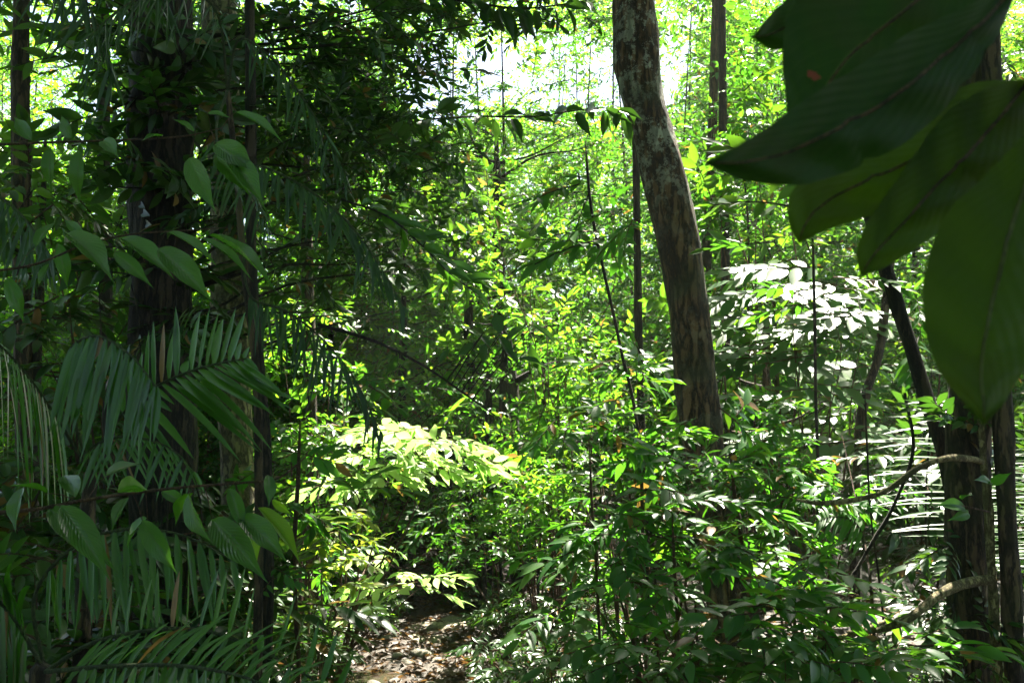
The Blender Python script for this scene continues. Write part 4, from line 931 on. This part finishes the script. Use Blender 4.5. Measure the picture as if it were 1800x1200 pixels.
palm('palm', 'tall slim palm whose dark feathery fronds arch out to the right of the stout trunk', b, [b - A([0, 0, .1]), at(455, 760, 4.2), at(430, 480, 4.2), at(415, 300, 4.15), at(400, 160, 4.1)], [.02, .017, .014, .012], [
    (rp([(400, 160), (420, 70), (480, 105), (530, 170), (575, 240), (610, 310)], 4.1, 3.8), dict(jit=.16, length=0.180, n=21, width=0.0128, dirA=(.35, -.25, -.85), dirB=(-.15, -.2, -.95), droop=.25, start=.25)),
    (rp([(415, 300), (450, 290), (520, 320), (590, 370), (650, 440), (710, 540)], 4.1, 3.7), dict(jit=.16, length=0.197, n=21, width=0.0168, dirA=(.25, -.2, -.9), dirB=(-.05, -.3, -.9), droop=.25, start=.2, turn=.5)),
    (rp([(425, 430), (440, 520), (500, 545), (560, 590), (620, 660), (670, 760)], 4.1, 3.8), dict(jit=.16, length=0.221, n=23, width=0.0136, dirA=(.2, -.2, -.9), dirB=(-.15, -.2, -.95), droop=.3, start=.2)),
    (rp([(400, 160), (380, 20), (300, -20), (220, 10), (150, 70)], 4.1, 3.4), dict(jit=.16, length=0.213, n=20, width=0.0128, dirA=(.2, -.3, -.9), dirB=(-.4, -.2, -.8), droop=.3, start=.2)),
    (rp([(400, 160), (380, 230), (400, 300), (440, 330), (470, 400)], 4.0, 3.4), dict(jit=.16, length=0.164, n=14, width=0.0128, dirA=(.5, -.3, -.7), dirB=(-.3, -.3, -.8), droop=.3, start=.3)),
], 'palm_shaded')
b = at(-60, 900, 3.8); b[2] = gz(b[0], b[1])
palm('palm', 'palm beyond the left edge with fronds drooping into the top left corner', b, [b - A([0, 0, .1]), at(-70, 300, 3.8), at(-80, -60, 3.8)], [.03, .026, .02], [
    (rp([(-80, -60), (-20, -140), (60, -110), (120, -50), (170, 40), (200, 140)], 3.8, 3.5), dict(jit=.13, length=.3, n=21, width=.016, dirA=(.4, -.2, -.9), dirB=(-.5, -.1, -.9), droop=.2, start=.2)),
    (rp([(-80, -60), (40, -170), (160, -150), (250, -80), (300, 20)], 3.9, 3.8), dict(jit=.13, length=.32, n=21, width=.015, dirA=(.3, -.2, -.9), dirB=(-.4, -.1, -.9), droop=.2, start=.2)),
    (rp([(-75, 300), (-20, 330), (40, 380), (90, 450)], 3.6, 3.2), dict(jit=.13, length=.26, n=17, width=.015, dirA=(.3, -.2, -.9), dirB=(-.3, -.2, -.9), droop=.2, start=.2)),
], 'palm_shaded')
b = at(1700, 1130, 4.85); b[2] = gz(b[0], b[1])
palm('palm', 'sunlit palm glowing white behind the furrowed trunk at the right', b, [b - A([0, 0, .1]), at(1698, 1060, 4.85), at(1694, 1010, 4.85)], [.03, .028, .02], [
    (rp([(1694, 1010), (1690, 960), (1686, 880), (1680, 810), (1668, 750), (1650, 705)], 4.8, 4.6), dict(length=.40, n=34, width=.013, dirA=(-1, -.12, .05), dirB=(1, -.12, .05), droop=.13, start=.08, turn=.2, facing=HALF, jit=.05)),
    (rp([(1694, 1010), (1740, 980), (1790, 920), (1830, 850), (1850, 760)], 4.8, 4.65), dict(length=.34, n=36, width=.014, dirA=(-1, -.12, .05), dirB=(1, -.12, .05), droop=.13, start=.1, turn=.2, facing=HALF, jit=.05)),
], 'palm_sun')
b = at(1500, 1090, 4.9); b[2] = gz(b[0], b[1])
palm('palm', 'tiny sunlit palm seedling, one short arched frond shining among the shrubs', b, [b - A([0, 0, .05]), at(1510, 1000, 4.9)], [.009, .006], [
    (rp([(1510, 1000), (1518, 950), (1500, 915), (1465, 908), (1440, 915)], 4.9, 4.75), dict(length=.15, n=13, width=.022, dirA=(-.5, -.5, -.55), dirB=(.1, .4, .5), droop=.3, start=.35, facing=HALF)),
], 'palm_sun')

# ================================================================== NEAR LEAVES, TOP RIGHT
def near_leaf(parent, outline_a, outline_b, depth0, depth1, bow=.012, rows=40, cols=9, mat='near_leaf', midrib=True):
    """a big leaf lofted between its two edges, each given as pixels from stalk to tip; bowed, so it has real shape"""
    n = rows
    def res(L):
        L = A(L, float)
        Pd = smooth_path(np.c_[L, np.zeros(len(L))], 80)[:, :2]
        s = np.r_[0, np.cumsum(np.linalg.norm(np.diff(Pd, axis=0), axis=1))]; s /= s[-1]
        q = np.linspace(0, 1, n)
        return np.stack([np.interp(q, s, Pd[:, 0]), np.interp(q, s, Pd[:, 1])], -1)
    a, b = res(outline_a), res(outline_b)
    for e, s0 in ((a, 1), (b, -1)):
        q = np.linspace(0, 1, n); ph = rng.random(3) * 6.3
        e += (A([1.0, .6]) * (np.sin(q * 17 + ph[0]) * 1.6 + np.sin(q * 51 + ph[1]) * 1.0 + np.where(rng.random(n) < .07, rng.uniform(4, 9, n), 0))[:, None] * np.sin(np.pi * q)[:, None]) * s0
    V = np.zeros((n, cols, 3)); UVs = np.zeros((n, cols, 2))
    for i_ in range(n):
        for j_ in range(cols):
            u = j_ / (cols - 1); v = i_ / (n - 1)
            x_, y_ = a[i_] * (1 - u) + b[i_] * u
            d_ = depth0 + (depth1 - depth0) * v + bow * abs(2 * u - 1) ** 1.3 * math.sin(math.pi * v) + .003 * math.sin(v * 26 + abs(u - .5) * 8)
            V[i_, j_] = at(x_, y_, d_); UVs[i_, j_] = (u, v)
    i_, j_ = np.meshgrid(np.arange(n - 1), np.arange(cols - 1), indexing='ij')
    f = np.stack([i_ * cols + j_, i_ * cols + j_ + 1, (i_ + 1) * cols + j_ + 1, (i_ + 1) * cols + j_], -1).reshape(-1, 4)
    mb = MB(); mb.add(V.reshape(-1, 3), [f], UVs.reshape(-1, 2))
    lf = mb.build('leaf', [M[mat]], parent)
    if midrib:
        mr = MB(); tube(mr, V[:-1, cols // 2] + A([0, -.0008, 0]), [.0011, .0009, .0004], 5)
        o = mr.build('midrib', [M['pale_rib' if bow > .0125 else 'twig']], None)
        o.parent = lf; o.location = -A(parent.location)
    return lf
root = at(1860, -20, .55)
nl = thing('leafy_branch', 'huge dark out of focus leaves hanging close to the camera at the top right', 'branch', root)
mb = MB()
tube(mb, smooth_path([at(1990, -220, .60), at(1920, -110, .57), at(1860, -20, .55), at(1835, 60, .55), at(1850, 150, .55)], 24), [.004, .0035, .003], 7, 0, .1)
tube(mb, smooth_path([at(1860, -20, .55), at(1830, -40, .53), at(1800, -45, .52)], 8), [.0015, .0012], 5)
tube(mb, smooth_path([at(1850, 150, .55), at(1830, 130, .55), at(1810, 140, .55)], 8), [.0015, .0012], 5)
tube(mb, smooth_path([at(1850, 150, .55), at(1840, 190, .5), at(1825, 215, .5)], 8), [.0015, .0012], 5)
mb.build('twig', [M['twig']], nl)
near_leaf(nl, [(1800, -45), (1700, 10), (1580, 70), (1440, 160), (1330, 235), (1238, 287)], [(1800, -45), (1745, 80), (1660, 190), (1560, 270), (1420, 322), (1310, 318), (1238, 287)], .52, .46)
lb = near_leaf(nl, [(1760, -120), (1600, -110), (1480, -60), (1400, 0), (1376, 90), (1385, 210), (1392, 240)], [(1760, -120), (1760, 0), (1680, 110), (1580, 200), (1480, 245), (1420, 262), (1392, 240)], .60, .58)
near_leaf(nl, [(1560, -120), (1440, -60), (1360, 20), (1322, 66)], [(1560, -120), (1500, 0), (1420, 70), (1360, 88), (1322, 66)], .64, .63)
near_leaf(nl, [(1810, 140), (1700, 150), (1560, 230), (1440, 290), (1392, 330), (1386, 390), (1404, 430)], [(1810, 140), (1740, 250), (1650, 330), (1560, 370), (1480, 395), (1430, 415), (1404, 430)], .58, .55, mat='near_backlit')
near_leaf(nl, [(1810, 140), (1740, 155), (1655, 205), (1590, 300), (1530, 380), (1506, 440), (1512, 486)], [(1810, 140), (1810, 240), (1760, 320), (1690, 370), (1620, 430), (1560, 468), (1512, 486)], .555, .535, mat='near_backlit')
near_leaf(nl, [(1825, 215), (1740, 300), (1670, 370), (1628, 470), (1622, 560), (1650, 650), (1700, 715), (1728, 748)], [(1825, 215), (1880, 330), (1890, 450), (1860, 560), (1800, 650), (1760, 715), (1728, 748)], .50, .45, mat='near_backlit', bow=.013)

m, nt, out = new_mat('rust_spot')
p = node(nt, 'ShaderNodeBsdfPrincipled'); p.inputs['Base Color'].default_value = (.20, .035, .012, 1); p.inputs['Roughness'].default_value = .8
nt.links.new(p.outputs[0], out.inputs[0])
mb = MB(); aa = np.linspace(0, 2 * np.pi, 14, endpoint=False); rr = 1 + .3 * np.sin(2 * aa) + .2 * np.sin(5 * aa)
mb.add([at(1430 + 11 * r_ * math.cos(a_), 133 + 8 * r_ * math.sin(a_), .584) for a_, r_ in zip(aa, rr)], [A([np.arange(14)])])
o = mb.build('rust_spot', [m], None); o.parent = lb; o.location = -A(nl.location); o['label'] = 'rust red spot on the leaf'

# climbers on the dark trunk
CL = [C(250, 60, 4.62, 60, 16), C(320, 120, 4.6, 50, 14), C(245, 300, 4.62, 40, 9), C(330, 330, 4.6, 40, 10), C(270, 470, 4.58, 60, 14), C(300, 200, 4.55, 50, 10), C(240, 180, 4.6, 30, 6), C(310, 560, 4.55, 50, 12)]
b = at(300, 1000, 4.6); b[2] = gz(b[0], b[1])
plant('climber', 'leafy climbing plant wrapped round the stout dark trunk', 'climber', b, CL, NARS, M['deep_shade_leaf'], M['dark_bark'], .3, .008, .5, None, True, None, None, .0)
b = at(1690, 1180, 4.3); b[2] = gz(b[0], b[1])
plant('climber', 'small leaved creeper clinging to the foot of the furrowed trunk', 'climber', b, [C(1690, 1090, 4.28, 50, 12), C(1720, 1180, 4.25, 50, 12), C(1685, 960, 4.3, 30, 5), C(1700, 760, 4.3, 50, 10)], NARS, M['deep_shade_leaf'], M['dark_bark'], .2, .006, .5, None, True, None, None, .0)
HAZE = .001
# ================================================================== LIGHT, CAMERA
w = bpy.data.worlds.new('World'); scene.world = w; w.use_nodes = True
nt = w.node_tree
bg = nt.nodes['Background']
sky = nt.nodes.new('ShaderNodeTexSky'); sky.sky_type = 'NISHITA'; sky.sun_disc = False
sky.sun_elevation = SUN_EL; sky.sun_rotation = SUN_AZ; sky.air_density = 1.0; sky.dust_density = 2.5; sky.ozone_density = 1.0
nt.links.new(sky.outputs[0], bg.inputs[0]); bg.inputs[1].default_value = .05
sd = bpy.data.lights.new('sun', 'SUN'); sd.energy = 5.0; sd.angle = math.radians(.53); sd.color = (1.0, .94, .80)
so = bpy.data.objects.new('sun', sd); COL.objects.link(so)
from mathutils import Vector
so.rotation_euler = Vector(S).to_track_quat('Z', 'Y').to_euler()
so.location = (3, 10, 30)
cd = bpy.data.cameras.new('camera'); cam = bpy.data.objects.new('camera', cd); COL.objects.link(cam)
cam.location = CAM; cam.rotation_euler = (math.radians(90) + PITCH, 0, 0)
cd.sensor_width = 36; cd.lens = 36 * F / 1800; cd.clip_start = .02; cd.clip_end = 600
cd.dof.use_dof = True; cd.dof.focus_distance = 6.5; cd.dof.aperture_fstop = 16
scene.camera = cam
scene.view_settings.view_transform = 'Standard'; scene.view_settings.look = 'None'
scene.view_settings.exposure = 3.0; scene.view_settings.gamma = 1
cy = scene.cycles
cy.max_bounces = 7; cy.diffuse_bounces = 4; cy.glossy_bounces = 2; cy.transmission_bounces = 4; cy.transparent_max_bounces = 4
cy.use_denoising = True
cy.sample_clamp_indirect = 8

# thin damp air between the trees
hz = MB()
X0, X1, Y0, Y1, Z0, Z1 = -40, 40, -20, 75, -2.5, 24
hz.add(A([[X0, Y0, Z0], [X1, Y0, Z0], [X1, Y1, Z0], [X0, Y1, Z0], [X0, Y0, Z1], [X1, Y0, Z1], [X1, Y1, Z1], [X0, Y1, Z1]]),
       [A([[0, 3, 2, 1], [4, 5, 6, 7], [0, 1, 5, 4], [1, 2, 6, 5], [2, 3, 7, 6], [3, 0, 4, 7]])])
m, nt, out = new_mat('damp_air')
pv = node(nt, 'ShaderNodeVolumePrincipled'); pv.inputs['Color'].default_value = (.9, .93, .86, 1); pv.inputs['Density'].default_value = HAZE; pv.inputs['Anisotropy'].default_value = .3
nt.links.new(pv.outputs[0], out.inputs['Volume'])
tag(hz.build('haze', [m], None, False), 'thin damp haze between the trees', 'haze', kind='stuff')
